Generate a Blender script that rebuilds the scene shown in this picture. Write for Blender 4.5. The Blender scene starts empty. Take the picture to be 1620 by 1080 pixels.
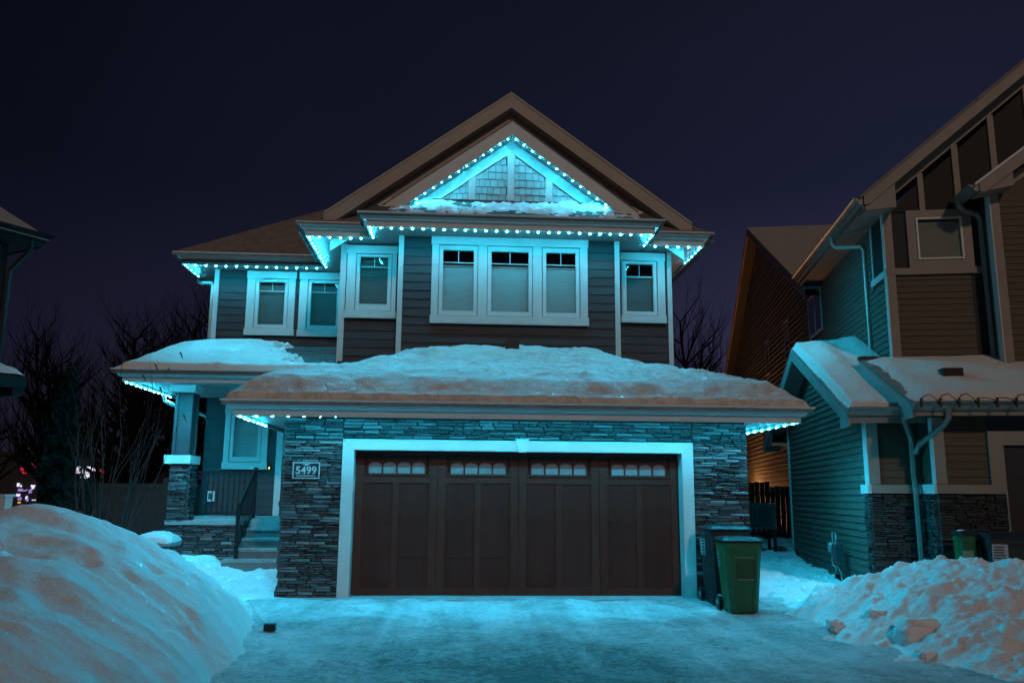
import bpy, math, random
import numpy as np
from mathutils import Vector, Matrix

S = bpy.context.scene
COL = S.collection
R = math.radians
random.seed(7)
RNG = np.random.default_rng(11)

# ------------------------------------------------------------------ camera
F_PX = 1320.33
TILT, YAW, ROLL = R(10.3238), R(-3.7154), R(-0.45378)
cam = bpy.data.cameras.new("camera")
camo = bpy.data.objects.new("camera", cam)
COL.objects.link(camo)
cam.sensor_width = 36.0
cam.lens = 36.0 * F_PX / 1620.0
cam.clip_start = 0.1
cam.clip_end = 2000
M = Matrix.Rotation(YAW, 3, 'Z') @ Matrix.Rotation(TILT, 3, 'X') @ Matrix.Rotation(ROLL, 3, 'Y')
right, fwd, up = M.col[0], M.col[1], M.col[2]
mw = Matrix((right, up, -fwd)).transposed().to_4x4()
mw.translation = Vector((-0.949, -12.586, 1.494))
camo.matrix_world = mw
S.camera = camo

# ------------------------------------------------------------------ world (night sky)
SUN_EL, SUN_AZ = R(28), R(7)          # the warm street light comes from behind, to the right
w = bpy.data.worlds.new("World")
S.world = w
w.use_nodes = True
nt = w.node_tree
nt.nodes.clear()
N = nt.nodes.new
out = N("ShaderNodeOutputWorld")
bg = N("ShaderNodeBackground")
tc = N("ShaderNodeTexCoord")
sep = N("ShaderNodeSeparateXYZ")
nt.links.new(tc.outputs["Generated"], sep.inputs[0])
ramp = N("ShaderNodeValToRGB")
cr = ramp.color_ramp
cr.elements[0].position = 0.0
cr.elements[0].color = (0.0250, 0.0210, 0.0370, 1)
cr.elements[1].position = 0.62
cr.elements[1].color = (0.0040, 0.0056, 0.0115, 1)
e = cr.elements.new(0.16)
e.color = (0.0165, 0.0165, 0.0400, 1)
e = cr.elements.new(0.34)
e.color = (0.0068, 0.0082, 0.0200, 1)
nt.links.new(sep.outputs["Z"], ramp.inputs[0])
side = N("ShaderNodeMapRange")           # city glow is stronger to the right of the house
side.inputs["From Min"].default_value = -0.45
side.inputs["From Max"].default_value = 0.5
side.inputs["To Min"].default_value = 0.52
side.inputs["To Max"].default_value = 1.55
nt.links.new(sep.outputs["X"], side.inputs["Value"])
cn = N("ShaderNodeTexNoise")
cn.inputs["Scale"].default_value = 2.2
cn.inputs["Detail"].default_value = 3
nt.links.new(tc.outputs["Generated"], cn.inputs["Vector"])
cm = N("ShaderNodeMapRange")
cm.inputs["To Min"].default_value = 0.72
cm.inputs["To Max"].default_value = 1.28
nt.links.new(cn.outputs["Fac"], cm.inputs["Value"])
mul = N("ShaderNodeMath"); mul.operation = 'MULTIPLY'
nt.links.new(side.outputs[0], mul.inputs[0]); nt.links.new(cm.outputs[0], mul.inputs[1])
vm = N("ShaderNodeVectorMath"); vm.operation = 'SCALE'
nt.links.new(ramp.outputs["Color"], vm.inputs[0]); nt.links.new(mul.outputs[0], vm.inputs["Scale"])
sky = N("ShaderNodeTexSky")
sky.sky_type = 'NISHITA'
sky.sun_disc = False
sky.sun_elevation = R(-6)
sky.sun_rotation = R(150)
skm = N("ShaderNodeVectorMath"); skm.operation = 'SCALE'
skm.inputs["Scale"].default_value = 0.02
nt.links.new(sky.outputs[0], skm.inputs[0])
add = N("ShaderNodeVectorMath"); add.operation = 'ADD'
nt.links.new(vm.outputs[0], add.inputs[0]); nt.links.new(skm.outputs[0], add.inputs[1])
nt.links.new(add.outputs[0], bg.inputs["Color"])
bg.inputs["Strength"].default_value = 1.0
nt.links.new(bg.outputs[0], out.inputs[0])

# ------------------------------------------------------------------ the one sun lamp (street light falling in from behind)
sd = bpy.data.lights.new("street_light_glow", 'SUN')
sd.energy = 0.52
sd.color = (1.0, 0.73, 0.56)
sd.angle = R(3)
so = bpy.data.objects.new("street_light_glow", sd)
COL.objects.link(so)
dirv = Vector((math.sin(SUN_AZ) * math.cos(SUN_EL), -math.cos(SUN_AZ) * math.cos(SUN_EL), math.sin(SUN_EL)))
so.rotation_euler = dirv.to_track_quat('Z', 'Y').to_euler()
so.location = dirv * 30

S.view_settings.view_transform = 'Standard'
S.view_settings.look = 'None'
S.view_settings.exposure = 0.0
S.view_settings.gamma = 1.0
S.view_settings.use_curve_mapping = False
S.render.engine = 'CYCLES'
S.cycles.use_denoising = True
S.cycles.max_bounces = 6
S.cycles.diffuse_bounces = 3
S.cycles.glossy_bounces = 3
S.cycles.transparent_max_bounces = 12
S.cycles.sample_clamp_indirect = 4
S.cycles.use_light_tree = True

LED_STRENGTH = 1500.0
BEAM_LOWER = 31.0
BEAM_UPPER = 21.0
BEAM_SIDE = 36.0
BEAM_GABLE = 3.5
LED_SIDE = 0.03
LED_POWER = 3.0
LED_COLOR = (0.030, 0.65, 1.0)


# ================================================================== helpers
class MB:
    def __init__(s):
        s.v = []; s.f = []

    def add(s, vs, fs):
        b = len(s.v)
        s.v += [tuple(p) for p in vs]
        s.f += [tuple(i + b for i in f) for f in fs]
        return s

    def box(s, x0, x1, y0, y1, z0, z1):
        return s.add([(x0, y0, z0), (x1, y0, z0), (x1, y1, z0), (x0, y1, z0), (x0, y0, z1), (x1, y0, z1), (x1, y1, z1), (x0, y1, z1)],
                     [(0, 3, 2, 1), (4, 5, 6, 7), (0, 1, 5, 4), (1, 2, 6, 5), (2, 3, 7, 6), (3, 0, 4, 7)])

    def prism(s, poly, a, b, ax='y'):
        """closed polygon in the plane across axis ax, extruded from a to b"""
        def P(p, t):
            if ax == 'y': return (p[0], t, p[1])
            if ax == 'x': return (t, p[0], p[1])
            return (p[0], p[1], t)
        n = len(poly)
        vs = [P(p, a) for p in poly] + [P(p, b) for p in poly]
        fs = [tuple(range(n)), tuple(range(2 * n - 1, n - 1, -1))]
        fs += [(i, i + n, (i + 1) % n + n, (i + 1) % n) for i in range(n)]
        return s.add(vs, fs)

    def tube(s, pts, r, n=6, r1=None, cap=True):
        pts = [Vector(p) for p in pts]
        m = len(pts)
        vs = []; fs = []
        prev = None
        for i, p in enumerate(pts):
            d = (pts[min(i + 1, m - 1)] - pts[max(i - 1, 0)]).normalized()
            if prev is None:
                a = Vector((0, 0, 1)) if abs(d.z) < 0.9 else Vector((1, 0, 0))
                u = d.cross(a).normalized()
            else:
                u = (prev - d * prev.dot(d)).normalized()
            prev = u
            vv = d.cross(u)
            rr = r if r1 is None else r + (r1 - r) * i / max(m - 1, 1)
            for k in range(n):
                t = 2 * math.pi * k / n
                vs.append(p + (u * math.cos(t) + vv * math.sin(t)) * rr)
        for i in range(m - 1):
            for k in range(n):
                fs.append((i * n + k, i * n + (k + 1) % n, (i + 1) * n + (k + 1) % n, (i + 1) * n + k))
        if cap:
            fs.append(tuple(range(n - 1, -1, -1)))
            fs.append(tuple((m - 1) * n + k for k in range(n)))
        return s.add(vs, fs)

    def sweep(s, path, prof, z0, outward=1):
        """profile [(o, z)] swept along a 2-D polyline with mitred corners; o is to the right of travel (times outward)"""
        n = len(path); k = len(prof)
        P = [Vector(p) for p in path]
        vs = []; fs = []
        for i in range(n):
            ns = []
            if i > 0:
                d = (P[i] - P[i - 1]).normalized(); ns.append(Vector((d.y, -d.x)))
            if i < n - 1:
                d = (P[i + 1] - P[i]).normalized(); ns.append(Vector((d.y, -d.x)))
            if len(ns) == 2:
                q = ns[0] + ns[1]
                q = q / (q.dot(ns[0]))
            else:
                q = ns[0]
            for o, z in prof:
                vs.append((P[i].x + q.x * o * outward, P[i].y + q.y * o * outward, z0 + z))
        for i in range(n - 1):
            for j in range(k):
                fs.append((i * k + j, i * k + (j + 1) % k, (i + 1) * k + (j + 1) % k, (i + 1) * k + j))
        fs.append(tuple(range(k))); fs.append(tuple((n - 1) * k + j for j in range(k - 1, -1, -1)))
        return s.add(vs, fs)

    def mesh(s, name):
        me = bpy.data.meshes.new(name)
        me.from_pydata(s.v, [], s.f)
        me.update()
        return me

    def build(s, name, mat, parent=None, smooth=False, **tags):
        me = s.mesh(name)
        return link(name, me, mat, parent, smooth, **tags)


def fix_normals(me):
    import bmesh
    bm = bmesh.new(); bm.from_mesh(me)
    bmesh.ops.recalc_face_normals(bm, faces=bm.faces)
    bm.to_mesh(me); bm.free()


def link(name, me, mat, parent=None, smooth=False, **tags):
    if mat is not None and not me.materials:
        me.materials.append(mat)
    if smooth:
        me.polygons.foreach_set("use_smooth", [True] * len(me.polygons))
    fix_normals(me)
    o = bpy.data.objects.new(name, me)
    COL.objects.link(o)
    if parent: o.parent = parent
    for k, v in tags.items(): o[k] = v
    return o


def inst(name, me, parent=None, loc=(0, 0, 0), rot=(0, 0, 0), scale=(1, 1, 1), **tags):
    o = bpy.data.objects.new(name, me)
    COL.objects.link(o)
    o.parent = parent
    o.location = loc; o.rotation_euler = rot; o.scale = scale
    for k, v in tags.items(): o[k] = v
    return o


def thing(name, label, cat, loc=(0, 0, 0), rz=0.0, group=None):
    o = bpy.data.objects.new(name, None)
    COL.objects.link(o)
    o.empty_display_size = 0.2
    o.location = loc; o.rotation_euler = (0, 0, rz)
    o["label"] = label; o["category"] = cat
    if group: o["group"] = group
    return o


def copy_tree(o, parent=None):
    c = o.copy(); COL.objects.link(c); c.parent = parent
    for ch in list(o.children): copy_tree(ch, c)
    return c


# ------------------------------------------------------------------ noise on arrays
def _hash(ix, iy, seed):
    h = (ix.astype(np.int64) * 374761393 + iy.astype(np.int64) * 668265263 + seed * 1442695041) & 0xFFFFFFFF
    h = ((h ^ (h >> 13)) * 1274126177) & 0xFFFFFFFF
    return ((h ^ (h >> 16)) & 0xFFFF) / 65535.0


def vnoise(x, y, seed=0):
    ix = np.floor(x); iy = np.floor(y)
    fx = x - ix; fy = y - iy
    fx = fx * fx * fx * (fx * (fx * 6 - 15) + 10); fy = fy * fy * fy * (fy * (fy * 6 - 15) + 10)
    a = _hash(ix, iy, seed); b = _hash(ix + 1, iy, seed); c = _hash(ix, iy + 1, seed); d = _hash(ix + 1, iy + 1, seed)
    return (a + (b - a) * fx + (c - a) * fy + (a - b - c + d) * fx * fy) * 2 - 1


def fbm(x, y, oct=4, seed=0, gain=0.5):
    t = 0; a = 1.0; f = 1.0
    for i in range(oct):
        ca, sa = math.cos(0.6 * i), math.sin(0.6 * i)
        t = t + a * vnoise((x * ca - y * sa) * f + 17.3 * i, (x * sa + y * ca) * f - 9.1 * i, seed + i)
        a *= gain; f *= 2.03
    return t


def ridged(x, y, oct=4, seed=0):
    t = 0; a = 1.0; f = 1.0
    for i in range(oct):
        t = t + a * (1 - np.abs(vnoise(x * f + 31.7 * i, y * f + 5.2 * i, seed + i)) * 2)
        a *= 0.5; f *= 2.1
    return t


def sstep(a, b, x):
    t = np.clip((x - a) / (b - a), 0, 1)
    return t * t * (3 - 2 * t)


def grid(name, xs, ys, zf, mat, parent=None, mask=None, smooth=True, **tags):
    X, Y = np.meshgrid(xs, ys)
    Z = zf(X, Y)
    ny, nx = X.shape
    co = np.stack([X, Y, Z], -1).reshape(-1, 3)
    idx = np.arange(nx * ny).reshape(ny, nx)
    q = np.stack([idx[:-1, :-1], idx[:-1, 1:], idx[1:, 1:], idx[1:, :-1]], -1)
    if mask is not None:
        mk = mask(X, Y, Z)
        ok = mk[:-1, :-1] & mk[:-1, 1:] & mk[1:, 1:] & mk[1:, :-1]
        q = q[ok]
    q = q.reshape(-1, 4)
    used = np.unique(q)
    remap = np.full(nx * ny, -1); remap[used] = np.arange(len(used))
    q = remap[q]; co = co[used]
    me = bpy.data.meshes.new(name)
    me.vertices.add(len(co)); me.vertices.foreach_set("co", co.astype(np.float32).ravel())
    me.loops.add(q.size); me.loops.foreach_set("vertex_index", q.astype(np.int32).ravel())
    me.polygons.add(len(q)); me.polygons.foreach_set("loop_start", np.arange(0, q.size, 4, dtype=np.int32))
    me.polygons.foreach_set("use_smooth", np.ones(len(q), dtype=bool))
    me.update(calc_edges=True)
    me.validate()
    me.materials.append(mat)
    o = bpy.data.objects.new(name, me)
    COL.objects.link(o)
    if parent: o.parent = parent
    for k, v in tags.items(): o[k] = v
    return o


# ------------------------------------------------------------------ materials
MATS = {}


def mat(name, col, rough=0.6, var=0.12, scale=6.0, bump=0.0, bscale=40.0, rand=0.0, spec=0.4, metal=0.0, stretch=None, col2=None, bdist=0.01):
    m = bpy.data.materials.new(name)
    m.use_nodes = True
    t = m.node_tree; b = t.nodes["Principled BSDF"]
    b.inputs["Roughness"].default_value = rough
    b.inputs["Specular IOR Level"].default_value = spec
    b.inputs["Metallic"].default_value = metal
    tc = t.nodes.new("ShaderNodeTexCoord")
    mp = t.nodes.new("ShaderNodeMapping")
    if stretch: mp.inputs["Scale"].default_value = stretch
    t.links.new(tc.outputs["Object"], mp.inputs[0])
    nz = t.nodes.new("ShaderNodeTexNoise")
    nz.inputs["Scale"].default_value = scale
    nz.inputs["Detail"].default_value = 6
    nz.inputs["Roughness"].default_value = 0.62
    t.links.new(mp.outputs[0], nz.inputs["Vector"])
    mx = t.nodes.new("ShaderNodeMix"); mx.data_type = 'RGBA'
    c2 = col2 or tuple(c * (1 - var) for c in col)
    c1 = col if col2 else tuple(min(1, c * (1 + var)) for c in col)
    mx.inputs[6].default_value = (*c2, 1); mx.inputs[7].default_value = (*c1, 1)
    mr = t.nodes.new("ShaderNodeMapRange")
    mr.inputs["From Min"].default_value = 0.3; mr.inputs["From Max"].default_value = 0.7
    t.links.new(nz.outputs["Fac"], mr.inputs["Value"])
    t.links.new(mr.outputs[0], mx.inputs[0])
    last = mx.outputs[2]
    if rand > 0:
        oi = t.nodes.new("ShaderNodeObjectInfo")
        r2 = t.nodes.new("ShaderNodeMapRange")
        r2.inputs["To Min"].default_value = 1 - rand; r2.inputs["To Max"].default_value = 1 + rand
        t.links.new(oi.outputs["Random"], r2.inputs["Value"])
        sc = t.nodes.new("ShaderNodeVectorMath"); sc.operation = 'SCALE'
        t.links.new(last, sc.inputs[0]); t.links.new(r2.outputs[0], sc.inputs["Scale"])
        last = sc.outputs[0]
    t.links.new(last, b.inputs["Base Color"])
    if bump > 0:
        n2 = t.nodes.new("ShaderNodeTexNoise")
        n2.inputs["Scale"].default_value = bscale; n2.inputs["Detail"].default_value = 5
        t.links.new(mp.outputs[0], n2.inputs["Vector"])
        bp = t.nodes.new("ShaderNodeBump")
        bp.inputs["Strength"].default_value = bump; bp.inputs["Distance"].default_value = bdist
        t.links.new(n2.outputs["Fac"], bp.inputs["Height"])
        t.links.new(bp.outputs[0], b.inputs["Normal"])
    MATS[name] = m
    return m


def emit(name, col, strength):
    m = bpy.data.materials.new(name); m.use_nodes = True
    t = m.node_tree; t.nodes.clear()
    o = t.nodes.new("ShaderNodeOutputMaterial"); e = t.nodes.new("ShaderNodeEmission")
    e.inputs[0].default_value = (*col, 1); e.inputs[1].default_value = strength
    t.links.new(e.outputs[0], o.inputs[0])
    return m


def glass(name, tint=(0.85, 0.9, 0.9), ior=1.5):
    m = bpy.data.materials.new(name); m.use_nodes = True
    t = m.node_tree; t.nodes.clear()
    o = t.nodes.new("ShaderNodeOutputMaterial")
    mx = t.nodes.new("ShaderNodeMixShader")
    ge = t.nodes.new("ShaderNodeNewGeometry")
    dt = t.nodes.new("ShaderNodeVectorMath"); dt.operation = 'DOT_PRODUCT'
    t.links.new(ge.outputs["Normal"], dt.inputs[0]); t.links.new(ge.outputs["Incoming"], dt.inputs[1])
    ab = t.nodes.new("ShaderNodeMath"); ab.operation = 'ABSOLUTE'; t.links.new(dt.outputs["Value"], ab.inputs[0])
    om = t.nodes.new("ShaderNodeMath"); om.operation = 'SUBTRACT'; om.inputs[0].default_value = 1.0; t.links.new(ab.outputs[0], om.inputs[1])
    pw = t.nodes.new("ShaderNodeMath"); pw.operation = 'POWER'; pw.inputs[1].default_value = 5.0; t.links.new(om.outputs[0], pw.inputs[0])
    fr = t.nodes.new("ShaderNodeMath"); fr.operation = 'MULTIPLY_ADD'; fr.inputs[1].default_value = 0.95; fr.inputs[2].default_value = 0.045; t.links.new(pw.outputs[0], fr.inputs[0])
    tr = t.nodes.new("ShaderNodeBsdfTransparent"); tr.inputs[0].default_value = (*tint, 1)
    gl = t.nodes.new("ShaderNodeBsdfGlossy"); gl.inputs["Roughness"].default_value = 0.015
    t.links.new(fr.outputs[0], mx.inputs[0]); t.links.new(tr.outputs[0], mx.inputs[1]); t.links.new(gl.outputs[0], mx.inputs[2])
    t.links.new(mx.outputs[0], o.inputs[0])
    return m


m_siding = mat("charcoal_siding", (0.024, 0.0235, 0.027), 0.55, 0.14, 3.0, 0.25, 60, 0.10, stretch=(1, 1, 8))
m_core = mat("wall_core", (0.03, 0.03, 0.034), 0.8)
m_trim = mat("pale_trim", (0.52, 0.52, 0.50), 0.5, 0.05, 4.0, 0.08, 90)
m_gutter = mat("greige_metal", (0.55, 0.575, 0.565), 0.42, 0.05, 3.0)
m_fascia = mat("greige_fascia", (0.52, 0.535, 0.525), 0.5, 0.05, 3.0)
m_taupe = mat("taupe_rake_board", (0.32, 0.275, 0.235), 0.55, 0.08, 3.0)
m_soffit = mat("soffit_panel", (0.32, 0.32, 0.31), 0.5, 0.05, 3.0)
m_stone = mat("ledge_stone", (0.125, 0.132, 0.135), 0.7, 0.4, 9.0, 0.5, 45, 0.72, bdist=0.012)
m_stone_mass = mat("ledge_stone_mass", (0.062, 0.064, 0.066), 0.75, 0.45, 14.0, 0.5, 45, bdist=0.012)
m_mortar = mat("dark_joint", (0.02, 0.02, 0.02), 0.9, spec=0.05)
m_door = mat("brown_garage_door", (0.072, 0.018, 0.013), 0.6, 0.16, 5.0, 0.18, 50, 0.05, spec=0.12, stretch=(1, 1, 0.12))
m_doorrail = mat("brown_door_rail", (0.088, 0.024, 0.017), 0.6, 0.14, 5.0, 0.18, 50, 0.05, spec=0.14, stretch=(1, 1, 0.12))
m_frost = mat("frosted_pane", (0.25, 0.26, 0.27), 0.25, 0.08, 9.0)
m_shingle = mat("asphalt_shingle", (0.24, 0.215, 0.21), 0.85, 0.25, 5.0, 0.5, 60, col2=(0.15, 0.125, 0.118))  # low tone also stands in for weak street light on the upper roofs
m_shingle_b = mat("bare_shingle", (0.10, 0.105, 0.10), 0.85, 0.3, 14.0, 0.5, 60, 0.2)
m_cedar = mat("gable_shingle", (0.33, 0.36, 0.35), 0.7, 0.15, 8.0, 0.2, 50, 0.15)
m_blind = mat("pale_blind", (0.55, 0.54, 0.52), 0.7, 0.05, 3.0)
m_blind_d = mat("grey_blind", (0.19, 0.175, 0.165), 0.7, 0.05, 3.0)
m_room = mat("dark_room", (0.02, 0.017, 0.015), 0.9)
m_glass = glass("window_glass")
m_black = mat("black_metal", (0.006, 0.006, 0.007), 0.4, 0.1, 5.0)
m_riser_shade = mat("shaded_riser_concrete", (0.17, 0.175, 0.175), 0.85, 0.2, 5.0, 0.3, 40)  # step concrete darkened to paint the shade on its upright faces
m_concrete = mat("grey_concrete", (0.30, 0.31, 0.31), 0.85, 0.2, 5.0, 0.3, 40)
m_column = mat("dark_column_panel", (0.04, 0.04, 0.043), 0.5, 0.1, 3.0)
m_green = mat("green_bin_plastic", (0.015, 0.090, 0.028), 0.42, 0.14, 4.0, 0.12, 80)
m_blackbin = mat("black_bin_plastic", (0.016, 0.017, 0.018), 0.45, 0.1, 4.0, 0.12, 80)
m_lid = mat("glossy_black_lid", (0.010, 0.011, 0.012), 0.45, 0.1, 4.0, 0.25, 12, spec=0.15)
m_label = mat("pale_sticker", (0.36, 0.38, 0.38), 0.5, 0.1, 12.0)
m_ink = mat("dark_print", (0.04, 0.05, 0.06), 0.6)
m_rsiding = mat("olive_brown_siding", (0.088, 0.088, 0.072), 0.55, 0.12, 3.0, 0.2, 60, 0.08, stretch=(1, 1, 6))
m_rdark = mat("dark_brown_panel", (0.010, 0.008, 0.007), 0.7, 0.2, 4.0)
m_rbrown = mat("brown_front_siding", (0.056, 0.038, 0.023), 0.6, 0.12, 4.0)
m_rtrim = mat("taupe_trim", (0.235, 0.195, 0.160), 0.55, 0.07, 3.0)
m_rgutter = mat("taupe_metal", (0.20, 0.185, 0.165), 0.4, 0.06, 3.0)
m_rlight = mat("grey_green_rake", (0.24, 0.25, 0.235), 0.55, 0.06, 3.0)
m_rsoffit = mat("dark_taupe_soffit", (0.13, 0.14, 0.125), 0.55, 0.06, 3.0)
m_rwhite = mat("white_vinyl_frame", (0.56, 0.54, 0.50), 0.4, 0.05, 3.0)
m_rblind = mat("taupe_blind", (0.42, 0.35, 0.28), 0.7, 0.05, 3.0)
m_rstone = mat("brown_ledge_stone", (0.045, 0.042, 0.040), 0.75, 0.4, 10.0, 0.5, 45, 0.5, bdist=0.012)
m_rdoor = mat("tan_garage_door", (0.05, 0.038, 0.026), 0.55, 0.1, 4.0)
m_bark = mat("dark_bark", (0.007, 0.0075, 0.008), 0.95, 0.3, 20.0, spec=0.0)
m_twig = mat("bare_twig", (0.007, 0.0075, 0.008), 0.95, 0.25, 20.0, spec=0.0)
m_shrub = mat("shrub_bark", (0.040, 0.038, 0.036), 0.85, 0.3, 20.0)
m_needle = mat("spruce_needle", (0.020, 0.035, 0.026), 0.8, 0.4, 8.0)
m_fence = mat("grey_fence_board", (0.034, 0.040, 0.042), 0.8, 0.15, 4.0, 0.2, 30, 0.08, stretch=(6, 6, 0.6))
m_dfence = mat("dark_fence_board", (0.022, 0.019, 0.017), 0.8, 0.2, 4.0)
m_acmetal = mat("grey_condenser_metal", (0.05, 0.055, 0.06), 0.45, 0.1, 4.0)
m_leaf = mat("dead_leaf", (0.035, 0.025, 0.02), 0.8)
m_white = mat("white_paint", (0.58, 0.60, 0.60), 0.45, 0.05, 4.0)
m_lsiding = mat("dark_left_siding", (0.009, 0.010, 0.010), 0.6, 0.12, 4.0)
m_led = emit("led_cyan", LED_COLOR, LED_STRENGTH)
def led_beam(m):
    """the little lenses throw most of their light straight down"""
    t = m.node_tree; e = next(n for n in t.nodes if n.type == 'EMISSION')
    ge = t.nodes.new("ShaderNodeNewGeometry"); sp = t.nodes.new("ShaderNodeSeparateXYZ")
    t.links.new(ge.outputs["Normal"], sp.inputs[0])
    ng = t.nodes.new("ShaderNodeMath"); ng.operation = 'MULTIPLY'; ng.inputs[1].default_value = -1; t.links.new(sp.outputs["Z"], ng.inputs[0])
    mx = t.nodes.new("ShaderNodeMath"); mx.operation = 'MAXIMUM'; mx.inputs[1].default_value = 0.0; t.links.new(ng.outputs[0], mx.inputs[0])
    pw = t.nodes.new("ShaderNodeMath"); pw.operation = 'POWER'; pw.inputs[1].default_value = LED_POWER; t.links.new(mx.outputs[0], pw.inputs[0])
    ma = t.nodes.new("ShaderNodeMath"); ma.operation = 'MULTIPLY_ADD'; ma.inputs[1].default_value = LED_STRENGTH; ma.inputs[2].default_value = LED_STRENGTH * LED_SIDE
    t.links.new(pw.outputs[0], ma.inputs[0]); t.links.new(ma.outputs[0], e.inputs[1])
led_beam(m_led)
m_led_up = m_led.copy(); m_led_up.name = 'led_cyan_upper'
for _n in m_led_up.node_tree.nodes:
    if _n.type == 'MATH' and _n.operation == 'MULTIPLY_ADD':
        _n.inputs[1].default_value = LED_STRENGTH * 0.82; _n.inputs[2].default_value = LED_STRENGTH * 0.82 * LED_SIDE
m_ledtrack = mat("led_track", (0.35, 0.35, 0.34), 0.5)


def snow_mat(name, base=(0.80, 0.81, 0.83), dirt=0.0, bump=0.5, bscale=9.0, fine=70.0, dist=0.05, crackle=0.0):
    m = bpy.data.materials.new(name); m.use_nodes = True
    t = m.node_tree; b = t.nodes["Principled BSDF"]
    b.inputs["Roughness"].default_value = 0.65
    b.inputs["Specular IOR Level"].default_value = 0.25
    tc = t.nodes.new("ShaderNodeTexCoord")
    a = t.nodes.new("ShaderNodeTexNoise"); a.inputs["Scale"].default_value = bscale; a.inputs["Detail"].default_value = 9; a.inputs["Roughness"].default_value = 0.6
    f = t.nodes.new("ShaderNodeTexNoise"); f.inputs["Scale"].default_value = fine; f.inputs["Detail"].default_value = 4
    for n in (a, f): t.links.new(tc.outputs["Object"], n.inputs["Vector"])
    mm = t.nodes.new("ShaderNodeMath"); mm.operation = 'MULTIPLY_ADD'
    mm.inputs[1].default_value = 0.18
    t.links.new(f.outputs["Fac"], mm.inputs[0]); t.links.new(a.outputs["Fac"], mm.inputs[2])
    bp = t.nodes.new("ShaderNodeBump"); bp.inputs["Strength"].default_value = bump; bp.inputs["Distance"].default_value = dist
    hgt = mm.outputs[0]
    if crackle:                                    # wrinkled melt crust
        wv = t.nodes.new("ShaderNodeVectorMath"); wv.operation = 'MULTIPLY_ADD'
        wv.inputs[1].default_value = (0.5, 0.5, 0.5)
        t.links.new(a.outputs["Color"], wv.inputs[0]); t.links.new(tc.outputs["Object"], wv.inputs[2])
        vo = t.nodes.new("ShaderNodeTexVoronoi"); vo.feature = 'DISTANCE_TO_EDGE'; vo.inputs["Scale"].default_value = 3.2
        t.links.new(wv.outputs[0], vo.inputs["Vector"])
        cl = t.nodes.new("ShaderNodeMapRange"); cl.inputs["From Max"].default_value = 0.10; cl.inputs["To Max"].default_value = crackle
        t.links.new(vo.outputs["Distance"], cl.inputs["Value"])
        ad = t.nodes.new("ShaderNodeMath"); ad.operation = 'ADD'
        t.links.new(hgt, ad.inputs[0]); t.links.new(cl.outputs[0], ad.inputs[1]); hgt = ad.outputs[0]
    t.links.new(hgt, bp.inputs["Height"]); t.links.new(bp.outputs[0], b.inputs["Normal"])
    d = t.nodes.new("ShaderNodeTexNoise"); d.inputs["Scale"].default_value = 3.0; d.inputs["Detail"].default_value = 8; d.inputs["Roughness"].default_value = 0.7
    t.links.new(tc.outputs["Object"], d.inputs["Vector"])
    mr = t.nodes.new("ShaderNodeMapRange")
    mr.inputs["From Min"].default_value = 0.5; mr.inputs["From Max"].default_value = 0.75; mr.inputs["To Max"].default_value = dirt
    t.links.new(d.outputs["Fac"], mr.inputs["Value"])
    mx = t.nodes.new("ShaderNodeMix"); mx.data_type = 'RGBA'
    mx.inputs[6].default_value = (*base, 1); mx.inputs[7].default_value = (0.30, 0.27, 0.24, 1)
    t.links.new(mr.outputs[0], mx.inputs[0]); t.links.new(mx.outputs[2], b.inputs["Base Color"])
    return m


m_snow = snow_mat("fresh_snow", (0.72, 0.73, 0.75), 0.10)
m_snow_pile = snow_mat("piled_snow", (0.72, 0.72, 0.73), 0.14, 0.55, 7.0, 60.0)
m_snow_roof = snow_mat("roof_snow", (0.66, 0.63, 0.60), 0.12, 0.6, 8.0, 45.0)
m_snow_crust = snow_mat("crusted_roof_snow", (0.66, 0.63, 0.60), 0.14, 0.7, 8.0, 45.0, 0.05, 0.35)
m_snow_dim = snow_mat("dim_thin_roof_snow", (0.34, 0.315, 0.31), 0.3, 0.3, 6.0, 50.0)  # thin snow, darkened in place of the weaker light up high


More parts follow.
